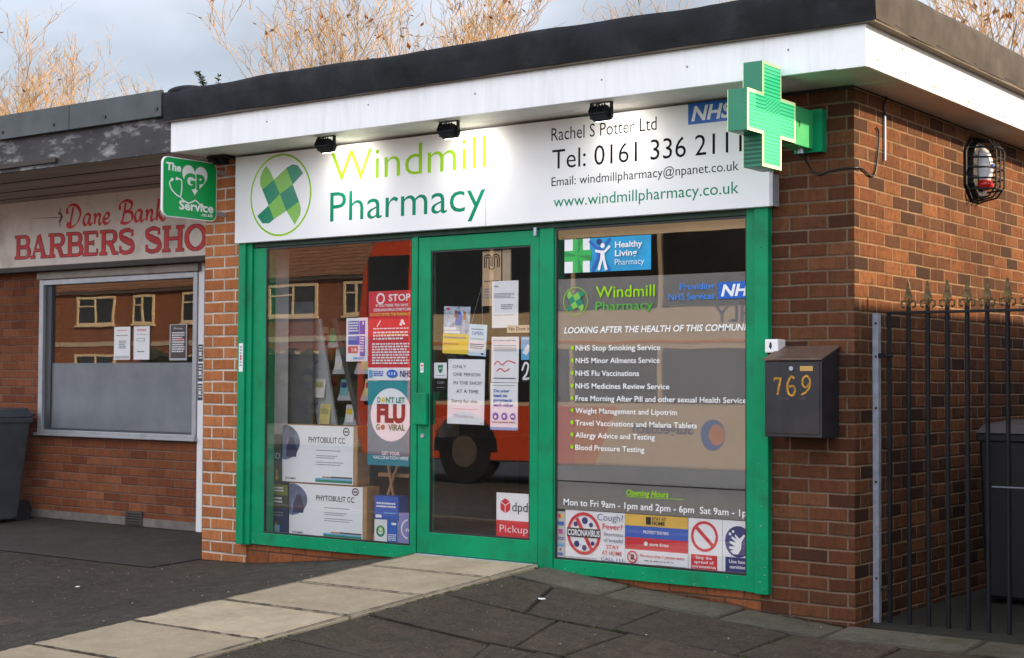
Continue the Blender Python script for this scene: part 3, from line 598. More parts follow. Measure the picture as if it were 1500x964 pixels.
# ------------------------------------------------------------------ posters, notices, stickers
def poster(name, label, cat, x0, x1, z0, z1, y, mat, items, tilt=0, group=None, thick=.0006, nsign=-1):
    """flat printed sheet facing the street; items are laid out in fractions of its width and height"""
    o = build(name, MB().box(x0, x1, y, y + thick, z0, z1), mat); tag(o, label, cat, group)
    pl = Plane((x0, y, z0)); w, h = x1 - x0, z1 - z0; parts = {}
    for k, it in enumerate(items):
        kind, m = it[0], it[1]; nm = {'r': 'printed_panel', 't': 'lettering', 'd': 'symbol', 'o': 'symbol', 's': 'symbol', 'p': 'picture', 'b': 'lettering'}[kind]
        mb = parts.setdefault((nm, m.name), (MB(), m))[0]; lift = .0005 + .00045 * k
        if kind == 'r': pl.rect(mb, it[2] * w, it[3] * w, it[4] * h, it[5] * h, lift)
        elif kind == 't': pl.text(mb, it[2], it[3] * w, it[4] * w, it[5] * h, it[6] * h, lift, bold=it[7] if len(it) > 7 else 0)
        elif kind == 'd': pl.disc(mb, it[2] * w, it[3] * h, it[4] * w, (it[5] if len(it) > 5 else it[4] * w / h) * h, lift)
        elif kind == 'o': pl.ring(mb, it[2] * w, it[3] * h, it[4] * w, (it[6] if len(it) > 6 else it[4] * w / h) * h, it[5] * w, lift)
        elif kind == 's': pl.stroke(mb, [(a * w, b * h) for a, b in it[2]], it[3] * w, lift)
        elif kind == 'p': pl.poly(mb, [(a * w, b * h) for a, b in it[2]], lift)
        elif kind == 'b':                                  # lines of small print: (x0, x1, ztop, zbottom, count)
            rnd = random.Random(k * 7 + int(x0 * 100)); n = it[6]; step = (it[4] - it[5]) / n
            for i in range(n):
                z = it[4] - i * step; a = it[2]; e = it[3] - rnd.random() * .22 * (it[3] - it[2]) * (i % 3 == 2)
                while a < e - .01:
                    ww = rnd.uniform(.03, .09); pl.rect(mb, a * w, min(e, a + ww) * w, (z - step * .55) * h, z * h, lift); a += ww + .018
    for (nm, _), (mb, m) in parts.items(): build(nm, mb, m, o)
    if tilt:
        o.rotation_euler = (0, tilt, 0)
    return o
white_ink = sign_white
# left window
YW = .0230
poster('warning_poster', 'red STOP coronavirus warning poster with white lettering in the left window', 'poster', 1.193, 1.586, 1.156, 1.748, YW, red_ink, [
    ('r', white_ink, 0, 1, 0, .142), ('o', white_ink, .27, .915, .095, .03), ('t', white_ink, "STOP", .45, .93, .885, .072, .02),
    ('t', white_ink, "IF YOU THINK YOU HAVE", .17, .88, .822, .030, .02), ('t', white_ink, "CORONAVIRUS SYMPTOMS", .12, .94, .773, .030, .02),
    ('t', yellow_ink, "DO NOT ENTER THIS PHARMACY", .05, .96, .722, .030, .02), ('s', white_ink, [(.2, .60), (.28, .67)], .025), ('d', white_ink, .76, .655, .035), ('d', white_ink, .73, .625, .03), ('d', white_ink, .80, .63, .025),
    ('b', white_ink, .12, .90, .585, .56, 1), ('b', white_ink, .12, .90, .545, .44, 3), ('b', yellow_ink, .25, .85, .515, .50, 1), ('b', white_ink, .10, .92, .415, .17, 8),
    ('r', sky_ink, .03, .11, .03, .115), ('b', blue_ink, .14, .36, .105, .04, 3), ('d', nhs_blue, .55, .075, .12, .045), ('t', white_ink, "111", .48, .62, .06, .03, .02), ('t', navy_ink, "NHS", .73, .97, .04, .07, .02)])
poster('flu_poster', 'teal flu vaccination poster with a white disc reading Dont let flu go viral', 'poster', 1.193, 1.584, .596, 1.152, YW, teal_print, [
    ('r', M('teal_print_dark', (.008, .20, .26), .45), 0, 1, 0, .16), ('d', white_ink, .52, .60, .45, .315), ('t', teal, "D", .22, .29, .745, .06, .03), ('d', yellow_ink, .35, .775, .042), ('t', teal, "N'T LET", .41, .83, .745, .06, .03),
    ('t', M('maroon_ink', (.12, .012, .02), .5), "FLU", .21, .84, .52, .19, .06), ('t', teal, "G", .20, .28, .42, .065, .03), ('d', M('tan_ink', (.35, .18, .07), .5), .35, .452, .045), ('t', teal, "VIRAL", .47, .84, .42, .065, .03),
    ('t', white_ink, "GET YOUR", .33, .73, .125, .038, .02), ('t', white_ink, "VACCINATION HERE", .14, .92, .075, .036, .02)])
poster('information_leaflet', 'blue and white information leaflet taped beside the STOP poster', 'leaflet', .994, 1.188, 1.282, 1.575, YW, paper, [
    ('r', blue_ink, .10, .60, .62, .93), ('r', blue_ink, .62, .88, .62, .93), ('b', white_ink, .13, .56, .90, .66, 4), ('t', white_ink, "1", .76, .82, .84, .07, .02), ('r', blue_ink, .10, .62, .38, .58), ('r', blue_ink, .64, .88, .12, .58),
    ('r', M('coral_ink', (.62, .08, .10), .5), .10, .55, .19, .35), ('t', white_ink, "14", .28, .5, .22, .09, .01), ('b', white_ink, .66, .86, .55, .2, 6), ('r', sky_ink, .35, .85, .05, .10)])
def carton(label, x0, x1, z0, z1, y):
    o = build('display_carton', MB().box(x0, x1, y, y + .13, z0, z1), card, bevel=.004); tag(o, label, 'carton', 'display cartons in the left window')
    w, h = x1 - x0, z1 - z0; f = MB().box(x0 + .004, x1 - .035, y - .004, y - .0005, z0 + .004, z1 - .004); build('front_panel', f, sign_white, o)
    pl = Plane((x0, y - .0045, z0)); W = w - .035
    im = MB(); pl.poly(im, [(.005, h * .98), (.005, h * .40)] + [(.005 + .25 * W * cos(radians(a)), h * .69 + h * .31 * sin(radians(a))) for a in range(-80, 86, 12)], .0003); build('picture', im, M('grey_blue_picture', (.10, .13, .22), .5, var=.7, vscl=14), o)
    bt = MB(); pl.poly(bt, [(.04, h * .44), (.14, h * .44), (.15, h * .56), (.11, h * .78), (.075, h * .78), (.045, h * .60)], .0008); build('picture', bt, M('purple_bottle_print', (.03, .025, .08), .35), o)
    tx = MB(); pl.text(tx, "PHYTOBULIT CC", W * .38, W * .89, h * .70, h * .095, .0006, bold=.012); pl.text(tx, "VITAMIN", W * .05, W * .20, h * .05, h * .035, .0006, bold=.02); build('lettering', tx, black_ink, o)
    lg = MB(); pl.ring(lg, W * .905, h * .90, W * .045, h * .07, W * .012, .0006); pl.stroke(lg, [(W * .88, h * .90), (W * .93, h * .90)], h * .025, .0007); build('symbol', lg, black_ink, o)
    ln = MB()
    for zz, e in ((.57, .83), (.48, .79), (.445, .75), (.37, .87), (.33, .83)): pl.stroke(ln, [(W * .49, h * zz), (W * e, h * zz)], h * .012, .0006)
    build('small_print', ln, grey_ink, o)
    sb = MB(); pl.rect(sb, W * .48, W * .99, h * .03, h * .075, .0006); build('printed_stripe', sb, pine, o)
    s2 = MB(); pl.rect(s2, W * .48, W * .99, h * .076, h * .10, .0006); build('printed_stripe', s2, sky_ink, o)
    s3 = MB(); pl.rect(s3, W * .70, W * .99, h * .105, h * .135, .0006); build('printed_stripe', s3, M('cap_print', (.06, .05, .05), .5), o)
    s4 = MB(); pl.rect(s4, W * .58, W * .70, h * .105, h * .13, .0006); build('printed_stripe', s4, orange_leaf, o)
carton('white and brown supplement carton resting on top of another in the left window', .262, .975, .436, .842, .165)
carton('lower white and brown supplement carton standing on the window bed', .335, 1.065, .064, .432, .165)
bx = lambda nm, lab, x0, x1, z0, z1, y, d, m, items: (lambda o: (tag(o, lab, 'box'), o))(poster(nm, lab, 'box', x0, x1, z0, z1, y, m, items, thick=d))[1]
dkg = M('dark_green_card', (.015, .05, .03), .5); olive = M('olive_card', (.16, .20, .035), .5); navyc = M('navy_card', (.012, .03, .09), .5)
bx('product_box', 'tall dark green CBD box against the white reveal, topmost of its stack', .128, .258, .416, .765, .15, .10, dkg, [('d', grey_ink, .5, .86, .14), ('b', grey_ink, .25, .9, .80, .76, 1), ('t', sign_white, "CBD", .14, .95, .52, .12, -.01), ('b', grey_ink, .2, .9, .46, .43, 1), ('s', yellow_ink, [(.75, .08), (.75, .3)], .06), ('s', yellow_ink, [(.62, .16), (.75, .08), (.88, .16)], .04)])
bx('product_box', 'olive and dark green carton between the CBD box and the navy box', .128, .331, .252, .414, .15, .10, dkg, [('r', olive, 0, 1, .55, 1), ('b', sign_white, .3, .8, .9, .65, 2), ('b', sign_white, .3, .75, .45, .15, 2)])
bx('product_box', 'navy blue carton at the bottom of the stack by the white reveal', .1175, .331, .063, .250, .15, .10, navyc, [('b', grey_ink, .25, .8, .85, .65, 2), ('r', sky_ink, .40, .65, .10, .36), ('r', yellow_ink, .47, .52, .12, .44)])
bx('leaflet_box', 'blue leaflet box stacked on the box with the green swirl', 1.135, 1.345, .226, .380, .165, .10, blue_ink, [('b', white_ink, .08, .9, .72, .45, 2), ('r', white_ink, .05, .3, .05, .18), ('b', sky_ink, .4, .9, .3, .2, 1)])
bx('leaflet_box', 'white and blue leaflet box with a green swirl on the window bed', 1.135, 1.340, .066, .222, .165, .10, paper, [('r', nhs_blue, .55, 1, 0, 1), ('o', pine, .27, .5, .19, .08), ('o', lime, .27, .58, .10, .045), ('b', white_ink, .6, .95, .4, .1, 4), ('r', white_ink, .75, .95, .8, .9)])
lil = M('lilac_print', (.26, .24, .56), .5)
bx('leaflet_box', 'lilac box with a white crescent beside the window mullion', 1.350, 1.56, .066, .275, .165, .10, lil, [('s', white_ink, arc(.42, .5, .30, .30, 100, 260, 14), .05), ('t', white_ink, "m", .30, .52, .42, .14, .02)])
bx('leaflet_box', 'pink leaflet pack behind the lilac box', 1.42, 1.56, .280, .452, .22, .06, M('pink_print', (.55, .05, .16), .5), [('d', white_ink, .4, .65, .22), ('b', white_ink, .15, .85, .3, .1, 2)])
ez = thing('display_easel', 'slim pale wood easel standing behind the flu poster', 'easel', (1.19, .28, .063))
for a, b in (((1.07, .22, .063), (1.29, .30, .74)), ((1.33, .22, .063), (1.10, .30, .74)), ((1.50, .34, .063), (1.40, .30, .66))): build('leg', MB().tube([a, b], .011, 6, smooth=False), wood, ez)
build('crossbar', MB().box(1.05, 1.42, .295, .315, .50, .525), wood, ez)

# door notices
YD = .0215
poster('hanging_card', 'tan card with a looping black M emblem hung high on the door', 'card', 2.142, 2.289, 1.628, 1.972, YD + .012, M('tan_card', (.48, .34, .20), .6), [
    ('s', black_ink, [(.10, .70), (.10, .86)] + [(a, b) for a, b in arc(.28, .88, .18, .055, 180, 0, 10)] + [(.46, .72)] , .055), ('s', black_ink, [(.54, .72)] + arc(.72, .88, .18, .055, 180, 0, 10) + [(.90, .70)], .055),
    ('s', black_ink, [(.20, .70), (.20, .86)] + arc(.28, .87, .08, .025, 180, 0, 8) + [(.36, .74)] + arc(.50, .71, .14, .04, 180, 360, 10) + [(.64, .86)] + arc(.72, .87, .08, .025, 180, 0, 8) + [(.80, .70)], .05),
    ('b', black_ink, .12, .9, .46, .43, 1), ('b', grey_ink, .12, .9, .32, .12, 4)])
build_t = build('door_batten', MB().box(2.295, 2.358, .038, .050, 1.55, 1.978), M('tan_batten', (.42, .33, .22), .6)); tag(build_t, 'plain tan strip of card standing behind the white sheet on the door', 'strip')
poster('notice_sheet', 'white printed sheet highest on the door, overlapping the tan card', 'notice', 2.223, 2.428, 1.488, 1.781, YD + .006, paper, [('t', black_ink, "NHS", .08, .25, .87, .035, .02), ('b', grey_ink, .08, .85, .74, .62, 4), ('b', grey_ink, .35, .8, .5, .38, 3), ('b', grey_ink, .08, .85, .28, .25, 1)])
poster('yellow_poster', 'poster with a colourful photo above a yellow text band', 'poster', 1.826, 2.040, 1.328, 1.630, YD + .004, M('photo_print', (.38, .46, .56), .5, var=.6, vscl=22), [
    ('r', yellow_ink, 0, 1, 0, .42), ('p', nhs_blue, [(.45, .60), (.68, .60), (.72, .80), (.60, .92), (.46, .86)]), ('p', M('brown_print', (.22, .07, .03), .5), [(.40, .78), (.52, .74), (.55, .9), (.42, .93)]), ('p', orange_leaf, [(.75, .72), (.85, .72), (.85, .9), (.75, .9)]),
    ('r', white_ink, .04, .5, .50, .56), ('r', white_ink, .04, .65, .43, .48), ('r', red_ink, .1, .22, .92, .97), ('b', grey_ink, .06, .9, .36, .30, 1), ('b', grey_ink, .06, .6, .22, .18, 1)], tilt=.045)
poster('hanging_sign', 'pale blue and white opening card hung on a string', 'sign', 2.036, 2.178, 1.314, 1.513, YD + .003, M('pale_blue_card', (.55, .74, .84), .5), [('b', navy_ink, .12, .8, .86, .80, 1), ('t', blue_ink, "OPEN", .15, .8, .66, .11, .02), ('b', grey_ink, .1, .85, .55, .50, 1), ('r', paper, .04, .96, .1, .48), ('b', navy_ink, .1, .88, .38, .2, 3), ('r', navy_ink, .75, .88, .04, .1)], tilt=.06)
st = MB().tube([(2.062, YD + .002, 1.512), (2.136, YD + .010, 1.751), (2.155, YD + .002, 1.512)], .0012, 5); tag(build('string', st, paper), 'thin white string holding the pale blue opening card', 'string')
hand = [("ONLY", .12, .50, .86), ("ONE PERSON", .14, .88, .74), ("IN THE SHOP", .16, .92, .61), ("AT A TIME", .24, .84, .48), ("Sorry for this", .12, .82, .33)]
hn = poster('handwritten_notice', 'handwritten white paper notice in capital letters on the door', 'notice', 1.869, 2.166, .881, 1.293, YD + .004, paper, [('t', black_ink, s, a, b, z, .05, 0) for s, a, b, z in hand] + [('b', red_ink, .15, .85, .235, .225, 1), ('t', M('maroon_pen', (.3, .03, .05), .5), "Thankyou", .18, .72, .10, .05, -.02), ('d', grey_ink, .06, .97, .012), ('d', grey_ink, .94, .03, .012)], tilt=.018)
poster('notice_sheet', 'long white notice with pink handwriting in the middle of the door', 'notice', 2.222, 2.434, 1.148, 1.432, YD + .003, paper, [('b', grey_ink, .08, .9, .93, .88, 1), ('r', grey_ink, .08, .92, .795, .81), ('r', M('pale_grey_print', (.5, .5, .53), .5), .08, .92, .68, .77), ('s', red_ink, spline([(.1, .38), (.25, .46), (.4, .38), (.6, .47), (.9, .42)], 6), .03), ('s', red_ink, spline([(.2, .24), (.35, .30), (.5, .24), (.68, .30)], 6), .03), ('b', black_ink, .1, .9, .1, .06, 1)], tilt=.008)
poster('distancing_notice', 'white sheet with bold blue words and three blue discs', 'notice', 2.218, 2.431, .851, 1.145, YD + .002, paper, [('r', sky_ink, 0, 1, 0, .06), ('b', grey_ink, .08, .9, .95, .92, 1), ('t', blue_ink, "Do your", .12, .70, .80, .062, .03), ('t', blue_ink, "best to", .12, .62, .70, .062, .03), ('t', blue_ink, "protect", .12, .80, .60, .062, .03), ('t', blue_ink, "each other", .12, .86, .50, .062, .03), ('d', blue_ink, .20, .29, .11), ('d', blue_ink, .52, .29, .11), ('d', blue_ink, .83, .29, .10), ('d', white_ink, .20, .28, .045), ('d', white_ink, .52, .29, .05), ('r', white_ink, .77, .89, .27, .31), ('b', grey_ink, .08, .92, .18, .13, 1)])
poster('tape_strip', 'cream strip with dark small print across the door notices', 'strip', 2.345, 2.538, 1.456, 1.502, YD + .001, M('cream_strip', (.62, .50, .34), .6), [('t', black_ink, "No Dogs in", .08, .92, .3, .45, .02)])
poster('small_poster', 'small sky blue leaflet cut off by the right edge of the door glass', 'leaflet', 2.454, 2.538, 1.287, 1.430, YD + .003, sky_ink, [('p', white_ink, [(.1, .3), (.5, .2), (.9, .5), (.6, .7)]), ('b', white_ink, .1, .7, .95, .85, 1)])
poster('small_poster', 'small black and white poster with a pale curl, below the sky blue leaflet', 'poster', 2.455, 2.538, 1.150, 1.280, YD + .002, black_ink, [('s', white_ink, spline([(.1, .55), (.35, .9), (.65, .8), (.5, .4), (.2, .15), (.9, .2)], 6), .16)])
poster('opening_sign', 'small white sign with a green symbol beside the door handle', 'sign', 1.760, 1.866, 1.172, 1.272, YD + .002, paper, [('p', pine, [(.3, .85), (.72, .85), (.66, .45), (.5, .3), (.34, .45)]), ('s', white_ink, [(.4, .62), (.6, .66)], .05), ('b', grey_ink, .2, .85, .2, .12, 1)])
poster('opening_sign', 'small black sign with tiny white words under the green-symbol sign', 'sign', 1.765, 1.866, 1.086, 1.168, YD + .002, black_ink, [('t', grey_ink, "CLOSED", .2, .8, .62, .18, .02), ('b', grey_ink, .2, .8, .35, .25, 1)])
poster('pickup_sticker', 'white and red parcel pickup sticker low on the door glass', 'sticker', 2.270, 2.538, .187, .463, YD + .002, paper, [
    ('r', red_ink, 0, 1, 0, .385), ('t', white_ink, "Pickup", .10, .90, .12, .16, -.01), ('p', red_ink, [(.12, .62), (.26, .54), (.40, .62), (.40, .80), (.26, .88), (.12, .80)]), ('s', white_ink, [(.12, .80), (.26, .72), (.40, .80)], .02), ('s', white_ink, [(.26, .72), (.26, .54)], .02), ('t', black_ink, "dpd", .46, .90, .60, .20, .0)])
poster('door_label', 'tiny white instruction label on the door stile above the handle', 'label', 1.666, 1.692, 1.208, 1.270, -.0012, paper, [('r', red_ink, .2, .8, .62, .85), ('b', grey_ink, .15, .85, .5, .15, 3)])
poster('post_sticker', 'narrow white sticker on the left green post', 'sticker', .016, .056, 1.212, 1.413, -.0312, paper, [('b', grey_ink, .2, .8, .9, .15, 7), ('r', M('pink_ink', (.6, .15, .2), .5), .3, .7, .4, .6)])

# right window posters
poster('healthy_living_sign', 'blue Healthy Living sign with a green cross and leaping figures', 'sign', 2.787, 3.397, 1.810, 2.013, .0088, M('cyan_print', (.0, .30, .58), .4, var=.3, vscl=3), [
    ('r', paper, 0, .30, 0, 1), ('r', M('cross_green', (.02, .42, .08), .4), .10, .22, 0, 1), ('r', M('cross_green', (.02, .42, .08), .4), 0, .32, .34, .66), ('p', M('cross_green_dark', (.01, .25, .05), .4), [(.16, .5), (.22, 1), (.16, 1)]), ('p', M('cross_green_dark', (.01, .25, .05), .4), [(.16, .5), (.16, 0), (.22, 0)]), ('p', M('cross_green_dark', (.01, .25, .05), .4), [(.16, .5), (0, .66), (0, .5)]), ('p', M('cross_green_dark', (.01, .25, .05), .4), [(.16, .5), (.32, .5), (.32, .34)]),
    ('d', navy_ink, .41, .88, .03), ('s', blue_ink, [(.30, .92), (.38, .70), (.45, .70), (.54, .96)], .03), ('s', blue_ink, [(.33, .02), (.40, .40), (.41, .72)], .035), ('s', blue_ink, [(.53, .02), (.45, .40), (.43, .72)], .035),
    ('d', white_ink, .455, .76, .025), ('s', white_ink, [(.37, .62), (.43, .58), (.48, .58), (.54, .74)], .025), ('s', white_ink, [(.41, .04), (.44, .35), (.45, .6)], .03), ('s', white_ink, [(.50, .04), (.47, .35), (.46, .6)], .03),
    ('t', white_ink, "Healthy", .60, .91, .68, .17, .02), ('t', white_ink, "Living", .60, .85, .43, .17, .02), ('t', white_ink, "Pharmacy", .60, .93, .17, .17, -.01)])
YP = .0235
vr = poster('virus_notice', 'white coronavirus notice with a red no-entry ring over the word', 'notice', 2.790, 3.213, .090, .384, YP, paper, [
    ('d', navy_ink, .335, .80, .05), ('d', navy_ink, .18, .72, .035), ('d', navy_ink, .44, .72, .035), ('d', navy_ink, .20, .32, .045), ('d', navy_ink, .33, .25, .04), ('d', navy_ink, .47, .35, .03), ('s', red_ink, [(.20, .84), (.46, .20)], .055), ('o', red_ink, .32, .54, .285, .045, .43),
    ('r', black_ink, .04, .60, .46, .64), ('t', white_ink, "CORONAVIRUS", .05, .59, .49, .12, .03),
    ('t', navy_ink, "Cough?", .55, .98, .83, .13, -.01), ('t', red_ink, "Fever?", .64, .97, .66, .11, .01), ('t', grey_ink, "Shortness", .66, .98, .53, .07, .01), ('t', grey_ink, "of breath?", .66, .98, .41, .07, .01), ('t', red_ink, "STAY", .70, .92, .27, .08, .01), ('t', red_ink, "AT HOME", .63, .96, .15, .08, .01), ('t', navy_ink, "CALL 111", .62, .98, .03, .07, .0), ('s', grey_ink, [(.02, .05), (.55, .05)], .008)])
poster('striped_notice', 'yellow, blue and red striped notice between two white notices', 'notice', 3.215, 3.637, .090, .384, YP, paper, [
    ('r', M('straw_ink', (.74, .46, .06), .45), 0, 1, .77, 1), ('r', blue_ink, 0, 1, .54, .77), ('r', red_ink, 0, 1, .30, .54), ('r', black_ink, .34, .42, .81, .96), ('t', black_ink, "STAY AT", .44, .66, .90, .06, .02), ('t', black_ink, "HOME", .44, .64, .81, .07, .03),
    ('t', white_ink, "PROTECT THE NHS", .30, .70, .63, .06, .02), ('d', white_ink, .34, .43, .03), ('t', white_ink, "save lives", .40, .70, .40, .06, .02),
    ('s', black_ink, [(.12, .10), (.13, .20)], .05), ('o', red_ink, .125, .15, .085, .018), ('s', red_ink, [(.07, .21), (.18, .09)], .016), ('t', red_ink, "No more than 1 person entry", .25, .95, .17, .055, .01), ('b', grey_ink, .32, .78, .11, .08, 1), ('s', grey_ink, [(.5, .03), (.98, .03)], .006)])
poster('prohibition_notice', 'white notice with an empty red prohibition ring above a red panel', 'notice', 3.640, 3.857, .092, .384, YP, paper, [('s', red_ink, [(.20, .85), (.76, .46)], .10), ('o', red_ink, .48, .655, .40, .075), ('r', red_ink, .08, .86, .02, .30), ('t', white_ink, "Stop the", .22, .70, .215, .055, .02), ('t', white_ink, "spread of", .18, .76, .13, .055, .02), ('t', white_ink, "coronavirus", .12, .82, .045, .055, .02)])
HAND = [(.30, .42), (.42, .36), (.60, .36), (.72, .46), (.74, .60), (.88, .72), (.84, .75), (.66, .66), (.50, .74), (.48, .71), (.58, .64), (.36, .70), (.35, .66), (.54, .58), (.28, .61), (.28, .57), (.50, .51), (.26, .50), (.27, .46), (.46, .44)]
poster('handwash_notice', 'white notice with a blue disc of washing hands over a navy panel', 'notice', 3.859, 4.021, .092, .384, YP, paper, [('d', navy_ink, .62, .60, .52, .30), ('p', white_ink, [(a * 1.0 + .0, b) for a, b in HAND]), ('d', white_ink, .30, .74, .05), ('d', white_ink, .42, .79, .045), ('r', navy_ink, .12, 1, .02, .30), ('t', white_ink, "Use hand", .26, .98, .19, .06, .02), ('t', white_ink, "sanitiser", .30, .98, .09, .06, .02)])
poster('card_payment_strip', 'narrow strip of small payment stickers at the left edge of the right window', 'sticker', 2.7265, 2.787, .090, .371, YP, M('strip_grey', (.55, .52, .48), .5), [('r', red_ink, .2, .5, .86, .94), ('r', yellow_ink, .5, .85, .86, .94), ('r', blue_ink, .15, .9, .70, .78), ('r', M('magenta_ink', (.5, .05, .3), .5), .25, .75, .52, .62), ('b', blue_ink, .15, .9, .45, .38, 2), ('r', sky_ink, .15, .9, .26, .32), ('r', blue_ink, .2, .8, .06, .12), ('d', navy_ink, .5, .19, .12)])

# ------------------------------------------------------------------ inside the shop
rk = thing('leaflet_rack', 'tall grey tilted leaflet rack behind the left window', 'rack', (.85, .95, .045))
def tilt_plate(x0, x1, z0, z1, y0, slope, th): return MB().add([(x0, y0, z0), (x1, y0, z0), (x1, y0 + slope, z1), (x0, y0 + slope, z1), (x0, y0 + th, z0), (x1, y0 + th, z0), (x1, y0 + slope + th, z1), (x0, y0 + slope + th, z1)], [(0, 1, 2, 3), (7, 6, 5, 4), (0, 4, 5, 1), (1, 5, 6, 2), (2, 6, 7, 3), (3, 7, 4, 0)])
# two leaning panels with sloping pockets between them
lx = lambda z: .115 + (1.6 - z) * .278
rx = lambda z: .46 + (1.6 - z) * .322
build('panel', MB().prism([(lx(.065), .065), (lx(.065) + .13, .065), (lx(1.6) + .225, 1.6), (lx(1.6), 1.6)], (0, .45, 0), (1, 0, 0), (0, 0, 1), (0, -1, 0), .025), shelfgrey, rk, bevel=.003)
build('panel', MB().prism([(rx(.065), .065), (rx(.065) + .045, .065), (rx(1.6) + .045, 1.6), (rx(1.6), 1.6)], (0, .45, 0), (1, 0, 0), (0, 0, 1), (0, -1, 0), .22), M('rack_dark', (.05, .05, .055), .5), rk, bevel=.003)
lcol = [(.50, .36, .16), (.75, .72, .66), (.10, .42, .18), (.55, .16, .08), (.75, .62, .25), (.12, .22, .55), (.78, .78, .80), (.42, .12, .22), (.15, .40, .45)]
lname = ['tan', 'cream', 'green', 'rust red', 'mustard', 'blue', 'white', 'plum', 'teal']
tier = ['top', 'second', 'third', 'fourth', 'lowest']; place = ['clipped to the left panel of the rack', 'in the left half of the middle pocket', 'in the right half of the middle pocket', 'in the outer pocket at the right of the rack']
rl = random.Random(4)
for j in range(5):
    z = 1.42 - j * .19; x0 = lx(z) + .20; x1 = rx(z)
    build('pocket', tilt_plate(x0, x1, z - .03, z + .05, .50, .04, .008), shelfgrey, rk); build('pocket', tilt_plate(x1 + .05, x1 + .30, z - .03, z + .05, .50, .04, .008), shelfgrey, rk)
    for q in range(4):
        if q == 0 and j in (1, 4): continue
        k = rl.randrange(9); lm = M('leaflet_' + lname[k].replace(' ', '_'), lcol[k], .45, var=.25, vscl=12); mid = (x0 + x1) / 2
        x, y0, w = [(lx(z) + .04, .425, .10), (x0 + .008, .515, max(.05, mid - x0 - .012)), (mid + .004, .52, max(.05, x1 - mid - .012)), (x1 + .07 + rl.random() * .05, .515, .12)][q]
        lf = build('leaflet', tilt_plate(x, x + w, z - .01, z + rl.uniform(.11, .155), y0, .02, .006), lm); tag(lf, '%s leaflet %s, %s row' % (lname[k], place[q], tier[j]), 'leaflet', 'leaflets in the grey rack')
        pm = rl.choice((paper, yellow_ink, navy_ink, M('pale_print', (.5, .45, .2), .5), pine, red_ink))
        tb = MB(); tb.add([(x + w * .12, y0 + .0085, z + .062), (x + w * .88, y0 + .0085, z + .062), (x + w * .80, y0 + .0105, z + .10), (x + w * .12, y0 + .0105, z + .10)], [(0, 1, 2, 3)]); build('picture', tb, pm, lf)
ORD = ['first', 'second', 'third', 'fourth', 'fifth', 'sixth', 'seventh', 'eighth', 'ninth', 'tenth', 'eleventh', 'twelfth'] + ['%dth' % i for i in range(13, 40)]
LEV = ['lowest', 'second', 'third', 'top']
PC = [('white', (.75, .75, .75)), ('green', (.12, .45, .2)), ('blue', (.10, .25, .62)), ('red', (.62, .09, .07)), ('orange', (.75, .33, .07)), ('cream', (.7, .62, .48)), ('teal', (.10, .40, .42)), ('brown', (.34, .18, .09))]
ws = thing('wall_shelving', 'grey wall shelving of packets along the left wall behind the rack', 'shelves', (.24, 1.6, .045), 'shop shelving')
build('back_panel', MB().box(.102, .118, .38, 3.2, .045, 1.72), M('shelf_back_dark', (.13, .12, .115), .7), ws)
for z in (.70, 1.0, 1.3): build('shelf', MB().box(.119, .33, .40, 3.2, z - .015, z), M('shelf_slate', (.14, .14, .15), .5), ws)
build('upright', MB().box(.119, .34, .38, .399, .045, 1.72), M('shelf_slate', (.14, .14, .15), .5), ws)
rnd = random.Random(21)
for li, z in enumerate((.70, 1.0, 1.3)):
    y = .42; nth = 0
    while y < 2.2:
        w = rnd.uniform(.06, .15); h = rnd.uniform(.12, .25); c = rnd.choice(PC); x = rnd.uniform(.24, .30)
        o = build('packet', MB().box(.14, x, y, y + w, z, z + h), M('packet_' + c[0], c[1], .45, var=.2), bevel=.003)
        tag(o, '%s packet, %s from the window on the %s wall shelf' % (c[0], ORD[nth], ('lowest', 'middle', 'top')[li]), 'packet', 'packets on the wall shelves')
        build('printed_label', MB().add([(x + .001, y + w * .15, z + h * .45), (x + .001, y + w * .85, z + h * .45), (x + .001, y + w * .85, z + h * .8), (x + .001, y + w * .15, z + h * .8)], [(0, 1, 2, 3)]), rnd.choice((paper, red_ink, yellow_ink, sky_ink)), o)
        y += w + rnd.uniform(.01, .05); nth += 1

